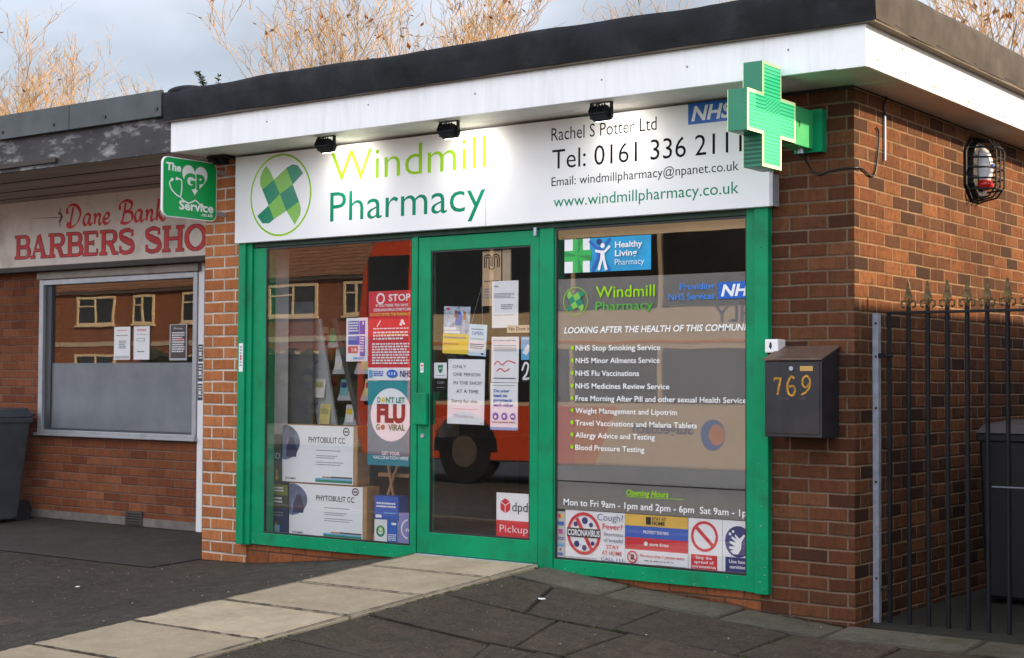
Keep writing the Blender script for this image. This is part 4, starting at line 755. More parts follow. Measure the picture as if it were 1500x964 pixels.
# ------------------------------------------------------------------ floodlights over the sign
def floodlight(x, label, watts):
    f = thing('floodlight', label, 'floodlight', (x, -.33, 2.69), 'floodlights over the pharmacy sign')
    rot = Matrix.Translation((x, -.33, 2.682)) @ Matrix.Rotation(radians(-28), 4, 'X')
    b = MB().box(-.062, .062, -.045, .035, -.030, .030); b.xf(rot); build('housing', b, black_metal, f, bevel=.010)
    fin = MB()
    for i in range(6): fin.box(-.05 + i * .019, -.045 + i * .019, -.060, -.044, -.022, .026)
    fin.xf(rot); build('cooling_fin', fin, black_metal, f)
    yk = MB(); yk.box(-.072, -.064, -.010, .014, -.008, .088).box(.064, .072, -.010, .014, -.008, .088).box(-.072, .072, -.012, .016, .080, .088); yk.xf(Matrix.Translation((x, -.33, 2.665))); build('bracket', yk, black_metal, f)
    ln = MB().box(-.052, .052, .0355, .038, -.024, .024); ln.xf(rot); build('lens', ln, emit_mat('lamp_lens', (1, .93, .80), 9.0), f)
    cb = MB().tube([rot @ Vector((0, -.04, .03)), Vector((x - .01, -.36, 2.735)), Vector((x, -.32, 2.749))], .004, 6); build('cable', cb, black_plastic, f)
    ld = bpy.data.lights.new('floodlight_beam', 'AREA'); ld.shape = 'RECTANGLE'; ld.size = .10; ld.size_y = .045; ld.energy = watts; ld.color = (1, .95, .84); ld.spread = radians(125)
    lo = bpy.data.objects.new('floodlight_beam', ld); COL.objects.link(lo); lo.parent = f
    d = rot.to_3x3() @ Vector((0, 1, 0)); lo.location = rot @ Vector((0, .042, 0)) - Vector((x, -.33, 2.69)); lo.rotation_euler = d.to_track_quat('-Z', 'Y').to_euler()
    return f
floodlight(1.128, 'small black floodlight lighting the start of the word Windmill', .46)
floodlight(2.157, 'small black floodlight lighting the end of the word Windmill', .46)
floodlight(3.270, 'small black floodlight above the telephone number', .24)
br = thing('soffit_bracket', 'dark bracket fixture under the soffit above the left orange pier', 'bracket', (-.10, -.12, 2.70))
build('plate', MB().box(-.20, -.02, -.16, -.05, 2.728, 2.748), black_metal, br, bevel=.003); build('clamp', MB().box(-.16, -.06, -.14, -.07, 2.690, 2.7275).box(-.145, -.10, -.20, -.141, 2.70, 2.72), black_metal, br, bevel=.004)

# ------------------------------------------------------------------ green cross
cx_ = thing('pharmacy_cross', 'lit green pharmacy cross projecting from the wall on a square arm', 'cross sign', (4.40, -.54, 2.245))
XF, XB = 4.450, 4.343; c0, c1 = -.54, 2.525; A_, B_ = .270, .106
def cross_pts(a, b, inset=0): a -= inset; b -= inset; return [(c0 - b, c1 - a), (c0 + b, c1 - a), (c0 + b, c1 - b), (c0 + a, c1 - b), (c0 + a, c1 + b), (c0 + b, c1 + b), (c0 + b, c1 + a), (c0 - b, c1 + a), (c0 - b, c1 + b), (c0 - a, c1 + b), (c0 - a, c1 - b), (c0 - b, c1 - b)]
PX = Plane((XF, 0, 0), (0, 1, 0), (0, 0, 1))
build('body', MB().prism(cross_pts(A_, B_), (XF, 0, 0), (0, 1, 0), (0, 0, 1), (1, 0, 0), XF - XB), M('cross_green_metal', (.004, .20, .10), .35, var=.08), cx_, bevel=.002)
def cross_face(nm, mat, lift, inset, back=False):
    x = XB - lift if back else XF + lift
    o = MB().prism(cross_pts(A_, B_, inset), (x, 0, 0), (0, 1, 0), (0, 0, 1), (1, 0, 0), .002) if not back else MB().prism(cross_pts(A_, B_, inset), (x + .002, 0, 0), (0, 1, 0), (0, 0, 1), (1, 0, 0), .002)
    return build(nm, o, mat, cx_)
rimm = emit_mat('cross_rim_light', (.58, .68, .34), .24)
facem, ft, fp = new_mat('cross_led_face')
fpos = N(ft, 'ShaderNodeNewGeometry').outputs['Position']; fs = N(ft, 'ShaderNodeSeparateXYZ'); ft.links.new(fpos, fs.inputs[0])
# rows of tubes: level on the arms, slanting in the middle
ax = mth(ft, 'ABSOLUTE', mth(ft, 'ADD', fs.outputs['Y'], .54)); az = mth(ft, 'ABSOLUTE', mth(ft, 'SUBTRACT', fs.outputs['Z'], c1))
inner = mth(ft, 'LESS_THAN', mth(ft, 'MAXIMUM', ax, az), .085)
ph1 = mth(ft, 'DIVIDE', fs.outputs['Z'], .019); ph2 = mth(ft, 'DIVIDE', mth(ft, 'SUBTRACT', fs.outputs['Z'], mth(ft, 'MULTIPLY', fs.outputs['Y'], .55)), .019)
phs = mth(ft, 'ADD', mth(ft, 'MULTIPLY', inner, ph2), mth(ft, 'MULTIPLY', mth(ft, 'SUBTRACT', 1, inner), ph1))
lin = mth(ft, 'LESS_THAN', mth(ft, 'FRACT', phs), .27)
fc = mixc(ft, lin, (.05, .62, .24), (.004, .20, .07)); ft.links.new(fc, fp.inputs['Emission Color']); fp.inputs['Emission Strength'].default_value = .42; ft.links.new(mixc(ft, .5, fc, (.01, .1, .05)), fp.inputs['Base Color']); fp.inputs['Roughness'].default_value = .3
cross_face('rim', rimm, .0025, .0); cross_face('led_face', facem, .0048, .017); cross_face('rim', rimm, .0025, .0, True); cross_face('led_face', facem, .0048, .017, True)
lv = MB()
for i in range(6): lv.box(XB + .006, XF - .006, c0 - B_ - .004, c0 - B_, c1 - A_ + .018 + i * .022, c1 - A_ + .028 + i * .022)
build('louvre', lv, M('louvre_dark', (.003, .09, .05), .5), cx_)
build('arm', MB().box(XB + .004, XF - .002, c0 + A_, -.045, c1 - B_ - .004, c1 + B_ - .010), M('cross_arm_green', (.03, .36, .13), .4, var=.1), cx_, bevel=.003)
build('keyhole', MB().prism([(c0 + A_ + .05 + .014 * cos(radians(a)), c1 + .005 + .018 * sin(radians(a))) for a in range(-90, 91, 20)], (XF - .0005, 0, 0), (0, 1, 0), (0, 0, 1), (1, 0, 0), .002), black_plastic, cx_)
build('wall_plate', MB().box(XB - .01, XF + .045, -.044, -.036, c1 - B_ - .02, c1 + B_ + .0).box(XF + .037, XF + .045, -.036, .021, c1 - B_ - .02, c1 + B_).box(XB - .01, XB, -.036, .021, c1 - B_ - .02, c1 + B_), green_paint, cx_, bevel=.002)
build('gland', MB().cyl((4.40, -.10, c1 - B_ - .03), (4.40, -.10, c1 - B_ - .002), .016), galv, cx_)
cbl = MB().tube(spline([(4.40, -.10, 2.395), (4.405, -.02, 2.34), (4.425, .010, 2.30), (4.46, .012, 2.285), (4.52, .012, 2.30), (4.60, .012, 2.308), (4.660, .012, 2.305), (4.664, .10, 2.312), (4.664, .20, 2.285), (4.664, .27, 2.30), (4.664, .31, 2.40), (4.664, .33, 2.53), (4.664, .30, 2.56)], 6), .0055, 6)
tag(build('wall_cable', cbl, black_plastic), 'black cable drooping from the green cross round the brick corner', 'cable')
cd = thing('conduit', 'thin grey conduit running up the side wall to the soffit', 'conduit', (4.664, .41, 2.39)); build('tube', MB().cyl((4.664, .41, 2.39), (4.664, .41, 2.64), .007, 10), galv, cd); build('cable', MB().tube([(4.664, .41, 2.64), (4.664, .40, 2.68), (4.668, .42, 2.752)], .006, 6), black_plastic, cd)

# ------------------------------------------------------------------ GP service sign
gp = thing('projecting_sign', 'green square GP Service sign with white heart, projecting from the left pier', 'sign', (-.2, -.32, 2.28))
def rrect(x0, x1, z0, z1, r, n=6):
    o = []
    for cx, cz, a in ((x1 - r, z0 + r, -90), (x1 - r, z1 - r, 0), (x0 + r, z1 - r, 90), (x0 + r, z0 + r, 180)): o += [(cx + r * cos(radians(a + 90 * i / n)), cz + r * sin(radians(a + 90 * i / n))) for i in range(n + 1)]
    return o
build('panel', MB().prism(rrect(-.570, -.070, 2.285, 2.706, .05), (-.190, 0, 0), (0, 1, 0), (0, 0, 1), (1, 0, 0), .018), paper, gp)
PG = Plane((-.189, -.570, 2.285), (0, 1, 0), (0, 0, 1)); gw, gh = .5, .421
t = MB(); PG.poly(t, rrect(.006, .494, .006, .415, .046), 0); build('printed_panel', t, green_sign, gp)
t = MB(); PG.text(t, "The", .03, .165, .325, .052, .0006, bold=.035); PG.text(t, "Service", .150, .470, .062, .060, .0006, bold=.03); PG.text(t, ".co.uk", .352, .468, .030, .026, .0006, bold=.02)
hp = [(16 * sin(a) ** 3, 13 * cos(a) - 5 * cos(2 * a) - 2 * cos(3 * a) - cos(4 * a)) for a in [2 * pi * i / 48 for i in range(48)]]
PG.poly(t, [(.292 + .1175 * x / 16, .272 + .108 * (z + 2.5) / 14.5) for x, z in hp][::-1], .0006)
for w_, pts in ((.010, spline([(.085, .262), (.062, .24), (.075, .20), (.115, .165), (.155, .150), (.170, .185), (.172, .235), (.165, .268), (.125, .272)], 6)), (.010, spline([(.158, .150), (.19, .125), (.235, .112), (.275, .125), (.300, .135), (.335, .115), (.358, .104)], 6))): PG.stroke(t, pts, w_, .0007)
PG.disc(t, .085, .262, .012, .012, .0008, 12); PG.disc(t, .126, .272, .012, .012, .0008, 12); PG.disc(t, .365, .102, .012, .012, .0008, 12)
build('lettering', t, paper, gp)
t = MB(); PG.text(t, "GP", .190, .385, .218, .098, .0014, bold=.05); build('lettering', t, green_sign, gp)['label'] = 'green letters GP on the white heart'
build('bracket', MB().box(-.206, -.192, -.068, .019, 2.33, 2.36).box(-.206, -.192, -.068, .019, 2.63, 2.66), galv, gp)

# ------------------------------------------------------------------ letterbox and bell box
lb = thing('letterbox', 'dark grey wall letterbox with sloping lid and faded gold numerals 769', 'letterbox', (4.40, -.1, .866))
boxm = M('letterbox_grey', (.017, .018, .024), .42, var=.2, vscl=8, dirt=(.07, .045, .03), dirt_amt=.3)
lidm = M('letterbox_lid', (.10, .062, .045), .55, var=.35, vscl=7, dirt=(.22, .06, .02), dirt_amt=.5, dirt_scale=9)
build('body', MB().prism([(-.20, .866), (.019, .866), (.019, 1.338), (-.20, 1.270)], (4.567, 0, 0), (0, 1, 0), (0, 0, 1), (1, 0, 0), .332), boxm, lb, bevel=.004)
build('lid', MB().add([(4.230, -.212, 1.273), (4.574, -.212, 1.273), (4.574, .019, 1.346), (4.230, .019, 1.346), (4.230, -.212, 1.284), (4.574, -.212, 1.284), (4.574, .019, 1.357), (4.230, .019, 1.357)], [(3, 2, 1, 0), (4, 5, 6, 7), (0, 1, 5, 4), (1, 2, 6, 5), (2, 3, 7, 6), (3, 0, 4, 7)]), lidm, lb, bevel=.003)
dp = MB().box(4.249, 4.555, -.2045, -.2005, .885, 1.262); build('door', dp, boxm, lb, bevel=.003)
PL = Plane((4.235, -.2052, .866))
t = MB(); PL.disc(t, .160, .365, .012, .012, .001, 18); build('lock', MB().cyl((4.395, -.2045, 1.231), (4.395, -.210, 1.231), .012), galv, lb)
build('name_plate', MB().box(4.446, 4.520, -.2075, -.2048, 1.218, 1.244), M('brass', (.55, .36, .12), .35, metal=.6), lb)
gold = M('gold_numeral', (.46, .22, .02), .4, var=.5, vscl=60, dirt=(.05, .035, .02), dirt_amt=.9, dirt_scale=40)
t = MB()
PL.stroke(t, [(.062, .312), (.098, .312), (.090, .275), (.080, .225)], [.014, .016, .014, .012], .0012); PL.stroke(t, [(.060, .318), (.060, .300)], .006, .0014)
build('numeral', t, gold, lb); t = MB()
PL.stroke(t, spline([(.178, .312), (.160, .322), (.141, .290), (.138, .255), (.150, .226), (.172, .226), (.182, .250), (.172, .272), (.146, .268)], 6), .012, .0013)
build('numeral', t, gold, lb); t = MB()
PL.stroke(t, spline([(.262, .285), (.245, .265), (.226, .280), (.228, .312), (.250, .326), (.268, .305), (.266, .270), (.246, .242), (.215, .226)], 6), .010, .0013)
build('numeral', t, gold, lb)
t = MB(); PL.text(t, "LETTERS", .085, .15, .200, .010, .0012); PL.text(t, "POST", .205, .25, .202, .012, .0012); build('lettering', t, M('faded_print', (.10, .10, .11), .6), lb)
bb = thing('bell_box', 'small white wireless bell box on top of the letterbox corner', 'bell', (4.215, -.02, 1.315)); build('case', MB().box(4.172, 4.252, -.075, .018, 1.318, 1.392), white_pvc, bb, bevel=.006); build('button', MB().prism([(4.203, 1.375), (4.198, 1.350), (4.208, 1.335), (4.216, 1.352), (4.213, 1.375)], (0, -.0755, 0), (1, 0, 0), (0, 0, 1), (0, -1, 0), .004), black_plastic, bb)

# ------------------------------------------------------------------ caged alarm sounder on the side wall
sn = thing('alarm_sounder', 'white and red alarm sounder inside a black wire cage on the side wall', 'alarm', (4.70, 1.86, 2.31))
def octo(cy, cz, ry, rz): return [(cy + ry * a, cz + rz * b) for a, b in ((-.45, -1), (.45, -1), (1, -.55), (1, .55), (.45, 1), (-.45, 1), (-1, .55), (-1, -.55))]
fr_ = MB(); q1 = octo(1.86, 2.50, .185, .195)
for a, b in zip(q1, q1[1:] + q1[:1]): fr_.tube([(4.664, *a), (4.664, *b)], .010, 6, smooth=False)
build('cage_frame', fr_, black_metal, sn)
build('back_plate', MB().prism(octo(1.86, 2.50, .140, .170), (4.70, 0, 0), (0, 1, 0), (0, 0, 1), (1, 0, 0), .046), black_plastic, sn, bevel=.006)
bd = MB().ellipsoid((4.705, 1.86, 2.515), .066, .064, .125); build('housing', bd, M('sounder_white', (.72, .74, .80), .3, var=.06, dirt=(.4, .3, .2), dirt_amt=.5, dirt_scale=12), sn)
rb = MB().ellipsoid((4.706, 1.86, 2.405), .066, .066, .040); build('strobe_lens', rb, M('sounder_red', (.50, .012, .012), .2), sn)
st_ = MB().add([(4.7825, 1.80, 2.58), (4.7825, 1.92, 2.58), (4.7825, 1.90, 2.50), (4.7825, 1.82, 2.50)], [(0, 1, 2, 3)])
build('printed_label', MB().box(4.768, 4.777, 1.835, 1.885, 2.505, 2.53), blue_ink, sn, bevel=.002)
cgb = MB()
for i in range(5):
    z = 2.37 + i * .065; e = .150 - .02 * abs(i - 2)
    cgb.tube([(4.664, 1.86 - e - .03, z), (4.775, 1.86 - e + .02, z), (4.815, 1.86 - e * .45, z), (4.815, 1.86 + e * .45, z), (4.775, 1.86 + e - .02, z), (4.664, 1.86 + e + .03, z)], .0062, 6, smooth=False)
for y in (1.785, 1.86, 1.935): cgb.tube([(4.664, y, 2.305), (4.77, y, 2.325), (4.817, y, 2.39), (4.817, y, 2.61), (4.77, y, 2.675), (4.664, y, 2.695)], .0062, 6, smooth=False)
build('cage', cgb, black_metal, sn)

# ------------------------------------------------------------------ iron gate beside the building
gpst = thing('gate_post', 'slim pale galvanised gate post bolted to the side wall', 'post', (4.675, .26, -.2)); build('angle_iron', MB().box(4.6565, 4.690, .25, .256, -.20, 1.535).box(4.684, 4.690, .256, .285, -.20, 1.535), galv, gpst)
bh = MB()
for z in (1.48, 1.30, 1.02, .62, .10): bh.cyl((4.676, .2495, z), (4.676, .2475, z), .007, 10)
build('bolt_hole', bh, dark_gap, gpst)
build('hinge_pin', MB().box(4.6905, 4.722, .245, .262, 1.290, 1.318).cyl((4.715, .262, 1.305), (4.765, .275, 1.305), .006).box(4.700, 4.715, .25, .262, .035, .047).cyl((4.71, .26, .041), (4.745, .275, .041), .006), black_metal, gpst)
gt = thing('iron_gate', 'black iron bar gate with spear finials closing the alley', 'gate', (5.2, .3, -.145), )
GX1 = 6.15
build('stile', MB().box(4.722, 4.742, .29, .31, -.140, 1.530), black_metal, gt, bevel=.002); build('stile', MB().box(GX1 - .02, GX1, .29, .31, -.140, 1.530), black_metal, gt, bevel=.002)
build('top_rail', MB().box(4.722, GX1, .285, .315, 1.5305, 1.545), black_metal, gt, bevel=.002); build('bottom_rail', MB().box(4.722, GX1, .285, .315, -.1545, -.1405), black_metal, gt, bevel=.002)
b0 = build('bar', MB().cyl((4.842, .30, -.140), (4.842, .30, 1.575), .0125, 10), black_metal, gt)
fgold = M('finial_dull_gold', (.13, .085, .03), .5, metal=.35, var=.6, vscl=40)
fn = MB().prism([(-.025, 0), (.025, 0), (.014, .035), (.003, .095), (-.003, .095), (-.014, .035)], (4.842, .294, 1.612), (1, 0, 0), (0, 0, 1), (0, -1, 0), .012)
for s_ in (-1, 1): fn.tube([(4.842, .30, 1.575), (4.842 + s_ * .020, .30, 1.604), (4.842 + s_ * .038, .30, 1.598), (4.842 + s_ * .038, .30, 1.572), (4.842 + s_ * .024, .30, 1.566)], .0072, 6)
fn.box(4.830, 4.854, .290, .310, 1.566, 1.576).box(4.836, 4.848, .294, .306, 1.576, 1.612)
f0 = build('finial', fn, fgold, b0)
for i in range(1, 12):
    c = b0.copy(); COL.objects.link(c); c.parent = gt; c.location = b0.location + Vector((.1075 * i, 0, 0))
    d = f0.copy(); COL.objects.link(d); d.parent = c
build('latch', MB().cyl((5.30, .280, .62), (5.62, .280, .62), .005), M('latch_steel', (.12, .13, .15), .5, metal=.4), gt)

# ------------------------------------------------------------------ wheeled bins
def wheelie(label, x0, x1, y0, y1, z0, h, body, lid, slope=.05, group='wheeled bins', e=.025):
    b = thing('wheelie_bin', label, 'bin', ((x0 + x1) / 2, (y0 + y1) / 2, z0), group); zt = z0 + h
    build('body', MB().add([(x0 + e, y0 + e, z0 + .03), (x1 - e, y0 + e, z0 + .03), (x1 - e, y1 - .10, z0 + .03), (x0 + e, y1 - .10, z0 + .03), (x0, y0, zt - .09), (x1, y0, zt - .09), (x1, y1, zt - .09), (x0, y1, zt - .09)], [(3, 2, 1, 0), (4, 5, 6, 7), (0, 1, 5, 4), (1, 2, 6, 5), (2, 3, 7, 6), (3, 0, 4, 7)]), body, b, bevel=.02)
    build('rim', MB().box(x0 - .012, x1 + .012, y0 - .012, y1 + .012, zt - .125, zt - .075), body, b, bevel=.01)
    build('lid', MB().add([(x0 - .015, y0 - .03, zt - .074), (x1 + .015, y0 - .03, zt - .074), (x1 + .015, y1 + .02, zt - .074), (x0 - .015, y1 + .02, zt - .074), (x0 + .02, y0 + .03, zt - .02), (x1 - .02, y0 + .03, zt - .02), (x1 - .02, y1 - .02, zt + slope - .02), (x0 + .02, y1 - .02, zt + slope - .02)], [(3, 2, 1, 0), (4, 5, 6, 7), (0, 1, 5, 4), (1, 2, 6, 5), (2, 3, 7, 6), (3, 0, 4, 7)]), lid, b, bevel=.012)
    build('handle', MB().tube([(x0 + .06, y1 + .005, zt - .06), (x0 + .06, y1 + .075, zt - .05), (x1 - .06, y1 + .075, zt - .05), (x1 - .06, y1 + .005, zt - .06)], .014, 8), body, b)
    for x in (x0 + .03, x1 - .07): build('wheel', MB().cyl((x, y1 - .06, z0 + .10), (x + .045, y1 - .06, z0 + .10), .10), black_plastic, b)
    return b
binblk = M('bin_black', (.007, .007, .008), .45, var=.3); binslate = M('bin_slate', (.052, .060, .072), .5, var=.2, dirt=(.06, .06, .06), dirt_amt=.4); binlid = M('bin_lid_grey', (.07, .075, .085), .4, var=.2)
wheelie('black wheeled bin with a grey lid behind the gate, nearest the wall', 4.86, 5.36, 1.32, 1.88, -.138, 1.075, binblk, binlid, .02)
wheelie('black wheeled bin standing deeper in the alley', 5.44, 5.96, 1.45, 2.05, -.138, 1.06, binblk, binblk, .05)
wheelie('slate grey wheeled bin against the barber shop wall', -4.04, -3.49, .30, .80, -.115, 1.0, binslate, binslate, .03)

# ------------------------------------------------------------------ the barber shop next door, set back under its own eaves
bs = thing('barber_building', 'brown brick barber shop with a recessed window under a peeling dark timber fascia', 'building', (-3.5, .95, -.1))
bw = MB().box(-8, -3.56, .95, 1.15, -.4, 2.15).box(-1.475, -.401, .95, 1.15, -.4, 2.15).box(-3.56, -1.475, .95, 1.15, -.4, .643)
build('wall', bw, brick_barber, bs)
build('wall', MB().box(-8, -.401, .97, 1.15, 2.15, 2.98), cream_soffit, bs)
cf = MB().box(-3.95, -1.35, .945, .9495, -.3, -.015); build('skirting', cf, M('cement_render', (.16, .14, .125), .85, var=.25, vscl=9), bs)
build('shutter_rail', MB().box(-3.56, -1.44, .885, .949, 2.040, 2.105), M('rail_grey', (.24, .21, .18), .55, var=.2), bs, bevel=.004)
build('shutter_box', MB().box(-4.8, -.401, .80, .949, 2.110, 2.150), M('box_brown', (.06, .05, .045), .7), bs)
wf = MB()
for a in ((-3.56, -3.50, .70, 2.04), (-1.53, -1.478, .70, 2.04), (-3.50, -1.53, 1.99, 2.04)): wf.box(a[0], a[1], .915, .99, a[2], a[3])
w3 = build('window', wf, alu, bs, bevel=.004)
wi = MB().box(-3.50, -3.42, .945, 1.0, .70, 1.99).box(-3.42, -1.53, .945, 1.0, .70, .716); build('inner_frame', wi, M('frame_slate', (.05, .055, .065), .45), w3)
build('sill', MB().box(-3.575, -1.465, .885, .99, .648, .672).box(-3.55, -1.48, .905, .99, .672, .70), alu, w3, bevel=.004)
build('pane', MB().box(-3.42, -1.53, .965, .971, .716, 1.99), glass, w3)
build('film', MB().box(-3.42, -1.53, .9625, .9640, .717, 1.293), M('frosted_grey_film', (.150, .165, .185), .45, var=.22, vscl=2.5, dirt=(.24, .25, .27), dirt_amt=.5, dirt_scale=2), w3)
build('trim', MB().box(-1.474, -1.405, .925, .9495, -.1, 2.11), white_pvc, bs, bevel=.003)
build('trim', MB().box(-4.56, -4.44, .90, .9495, -.1, 2.11), alu, bs, bevel=.003)
for z0, z1, i in ((1.30, 1.44, 0), (1.14, 1.285, 1), (.985, 1.12, 2)):
    poster('trim_sticker', ['dark sticker topmost on the white trim by the barber window', 'dark sticker in the middle of the three on the white trim', 'dark sticker lowest on the white trim by the barber window'][i], 'sticker', -1.468, -1.412, z0, z1, .924, M('sticker_dark', (.03, .03, .04), .5), [('b', paper, .15, .9, .9, .1, 5), ('r', paper, .2, .7, .4, .52)])
build('fascia', MB().box(-8, -.251, -.45, -.42, 2.748, 3.0), (lambda: None)() or M('peeling_timber', (.035, .032, .034), .7, var=.3, vscl=4, dirt=(.42, .42, .43), dirt_amt=.9, dirt_scale=11, stretch=(.45, 1, 1.2), bump=.4), bs)
build('soffit', MB().box(-8, -.251, -.419, .95, 2.752, 2.77), M('soffit_dark', (.38, .32, .27), .75, var=.25, vscl=2, stretch=(.4, 3, 1)), bs)
sg2 = MB()
for y in (-.05, .33, .66): sg2.box(-8, -.41, y, y + .012, 2.7475, 2.7515)
build('soffit_gap', sg2, dark_gap, bs)
build('fascia_board', MB().box(-8, -1.51, -.475, -.455, 2.775, 2.815), M('loose_board', (.045, .035, .03), .8, var=.4, vscl=6, stretch=(.3, 1, 1)), bs, bevel=.004)
for x0, x1 in ((-3.05, -1.330), (-1.326, -.306), (-4.8, -3.054)):
    cl_ = build('cladding', MB().box(x0, x1, -.492, -.468, 3.0, 3.188), clad, bs, bevel=.004)
    sc2 = MB()
    for xx in (-2.141, -1.51, -.917, -.353, -2.8, -3.6, -4.3):
        if x0 < xx < x1: sc2.cyl((xx, -.4915, 3.056), (xx, -.499, 3.056), .013, 10)
    if sc2.v: build('screw', sc2, black_plastic, cl_)
build('roof_deck', MB().box(-8, -.285, -.467, 7, 3.0, 3.17), felt_side, bs)
build('interior_wall', MB().box(-4, -.9, 3.4, 3.5, 0, 2.6).box(-4, -3.9, 1.16, 3.4, 0, 2.6), M('barber_wall', (.16, .14, .13), .8), bs)
build('interior_floor', MB().box(-4, -.9, 1.16, 3.5, -.1, 0), M('barber_floor', (.08, .07, .06), .6), bs)
av = thing('air_brick', 'dark slotted air brick low in the barber shop wall', 'vent', (-2.26, .94, -.10)); build('frame', MB().box(-2.365, -2.152, .932, .9445, -.092, .036), M('vent_grey', (.06, .052, .048), .8), av)
vb = MB()
for i in range(5): vb.box(-2.345, -2.172, .9285, .9318, -.078 + i * .022, -.067 + i * .022)
build('slot', vb, dark_gap, av)
poster('paper_notice', 'white paper notice on the left in the barber window', 'notice', -2.572, -2.360, 1.320, 1.602, .9605, paper, [('b', red_ink, .2, .8, .9, .86, 1), ('b', grey_ink, .15, .85, .75, .70, 1), ('b', grey_ink, .3, .75, .58, .32, 5), ('r', M('pale_grey_print', (.5, .5, .53), .5), .05, .95, .03, .12)])
poster('paper_notice', 'white paper notice in the middle of the barber window with a ruled box', 'notice', -2.314, -2.112, 1.320, 1.602, .9605, paper, [('b', red_ink, .2, .8, .92, .84, 2), ('b', grey_ink, .2, .9, .76, .73, 1), ('r', grey_ink, .2, .7, .55, .64), ('r', paper, .23, .67, .565, .625), ('b', grey_ink, .25, .7, .26, .2, 1)])
poster('paper_notice', 'dark printed price notice in a pale border at the right of the barber window', 'notice', -1.860, -1.646, 1.312, 1.612, .9605, M('pale_border', (.42, .42, .44), .5), [('r', M('price_brown', (.06, .04, .04), .5), .06, .94, .06, .98), ('t', paper, "Prices", .25, .75, .86, .05, .0), ('b', paper, .14, .86, .78, .2, 9), ('b', M('coral_ink', (.62, .08, .10), .5), .4, .8, .62, .52, 2)])

# barber's sign: painted slab-serif and script lettering
bsg = thing('barber_sign', 'weathered cream sign with red lettering reading Dane Bank Barbers Shop', 'sign', (-2.6, .86, 2.16))
build('board', MB().box(-4.9, -.402, .85, .90, 2.160, 2.750), M('sign_cream', (.80, .72, .66), .6, var=.10, vscl=1.5, dirt=(.25, .19, .15), dirt_amt=.5, dirt_scale=1.8), bsg, bevel=.003)
build('frame_strip', MB().box(-4.9, -.402, .835, .90, 2.145, 2.1595), M('strip_taupe', (.30, .25, .22), .6), bsg)
build('edge_strip', MB().box(-4.42, -4.395, .838, .85, 2.16, 2.75), M('strip_taupe', (.30, .25, .22), .6), bsg)
PB = Plane((0, .8495, 0), (1, 0, -.012), (.012, 0, 1))
redp = M('sign_red', (.66, .020, .025), .5, var=.15, vscl=8); redd = M('sign_red_outline', (.16, .02, .02), .6)  # second red is the darker outline round the letters
TH, TN = .19, .075
def serif(a, b, z): return ([(a, z), (b, z)], .07)
def stem(x, z0=0, z1=1): return [([(x, z0), (x, z1)], TH), serif(x - .19, x + .19, z0 + .035), serif(x - .19, x + .19, z1 - .035)]
def bowl(x, z0, z1, w): 
    c = (z0 + z1) / 2; h = (z1 - z0) / 2 - .04; p = [(x, z1 - .04)] + arc(x + w - h * .9, c, h * .9 + .0, h, 90, -90, 12) + [(x, z0 + .04)]
    n = len(p); return [(p, [TN + (TH - TN) * max(0, cos(pi * (i / (n - 1) - .5)) * 2 - 1) for i in range(n)])]
GL = {'B': (stem(.2) + bowl(.2, .48, 1, .50) + bowl(.2, 0, .53, .56), .80),
      'A': ([([(.16, .03), (.42, .97)], TN), ([(.42, 1), (.72, .03)], TH), ([(.25, .33), (.62, .33)], TN), serif(.02, .30, .035), serif(.54, .90, .035)], .90),
      'R': (stem(.2) + bowl(.2, .46, 1, .54) + [([(.42, .50), (.55, .40), (.68, .05)], TH * .9), serif(.62, .90, .035)], .88),
      'E': (stem(.2) + [([(.2, .96), (.70, .96)], TN), ([(.2, .04), (.72, .04)], TN), ([(.2, .52), (.52, .52)], TN), ([(.69, .98), (.69, .74)], .06), ([(.71, .02), (.71, .28)], .06), ([(.52, .64), (.52, .40)], .06)], .80),
      'H': (stem(.2) + stem(.78) + [([(.2, .51), (.78, .51)], TN)], .98), 'P': (stem(.2) + bowl(.2, .42, 1, .55), .76),
      'S': ([(spline([(.62, .72), (.60, .90), (.38, .97), (.14, .88), (.14, .68), (.36, .54), (.62, .40), (.64, .16), (.38, .03), (.14, .10), (.10, .30)], 5), [.07] * 8 + [.10] * 7 + [.17] * 8 + [.20] * 7 + [.16] * 8 + [.10] * 7 + [.07] * 6), ([(.63, .98), (.63, .70)], .06), ([(.09, .02), (.09, .32)], .06)], .76),
      'O': ([(arc(.46, .5, .38, .46, 0, 360, 28), [TN + (TH - TN) * abs(cos(2 * pi * i / 28)) for i in range(29)])], .95), ' ': ([], .42)}
word = "BARBERS SHOP"; tw = sum(GL[c][1] for c in word[:-1]); x = -3.87; kx = (-1.335 + 3.87) / (tw - .06); kz = .205
tl, ts = MB(), MB()
for ci, c in enumerate(word):
    for si, (pts, w) in enumerate(GL[c][0]):
        q = [(x + px * kx, 2.190 + pz * kz) for px, pz in pts]; f = (kx + kz) / 2
        ww = [v * f for v in w[:len(q)]] + [.1 * f] * max(0, len(q) - len(w)) if isinstance(w, list) else w * f
        PB.stroke(tl, q, ww, .0012 + .00012 * si); PB.stroke(ts, q, [v + .014 for v in ww] if isinstance(ww, list) else ww + .014, .0003 + .00006 * si)
    x += GL[c][1] * kx
    if c == ' ': build('lettering', tl, redp, bsg)['label'] = 'red slab-serif word BARBERS'; build('lettering_outline', ts, redd, bsg); tl, ts = MB(), MB()
build('lettering', tl, redp, bsg)['label'] = 'red slab-serif word SHOP'; build('lettering_outline', ts, redd, bsg)
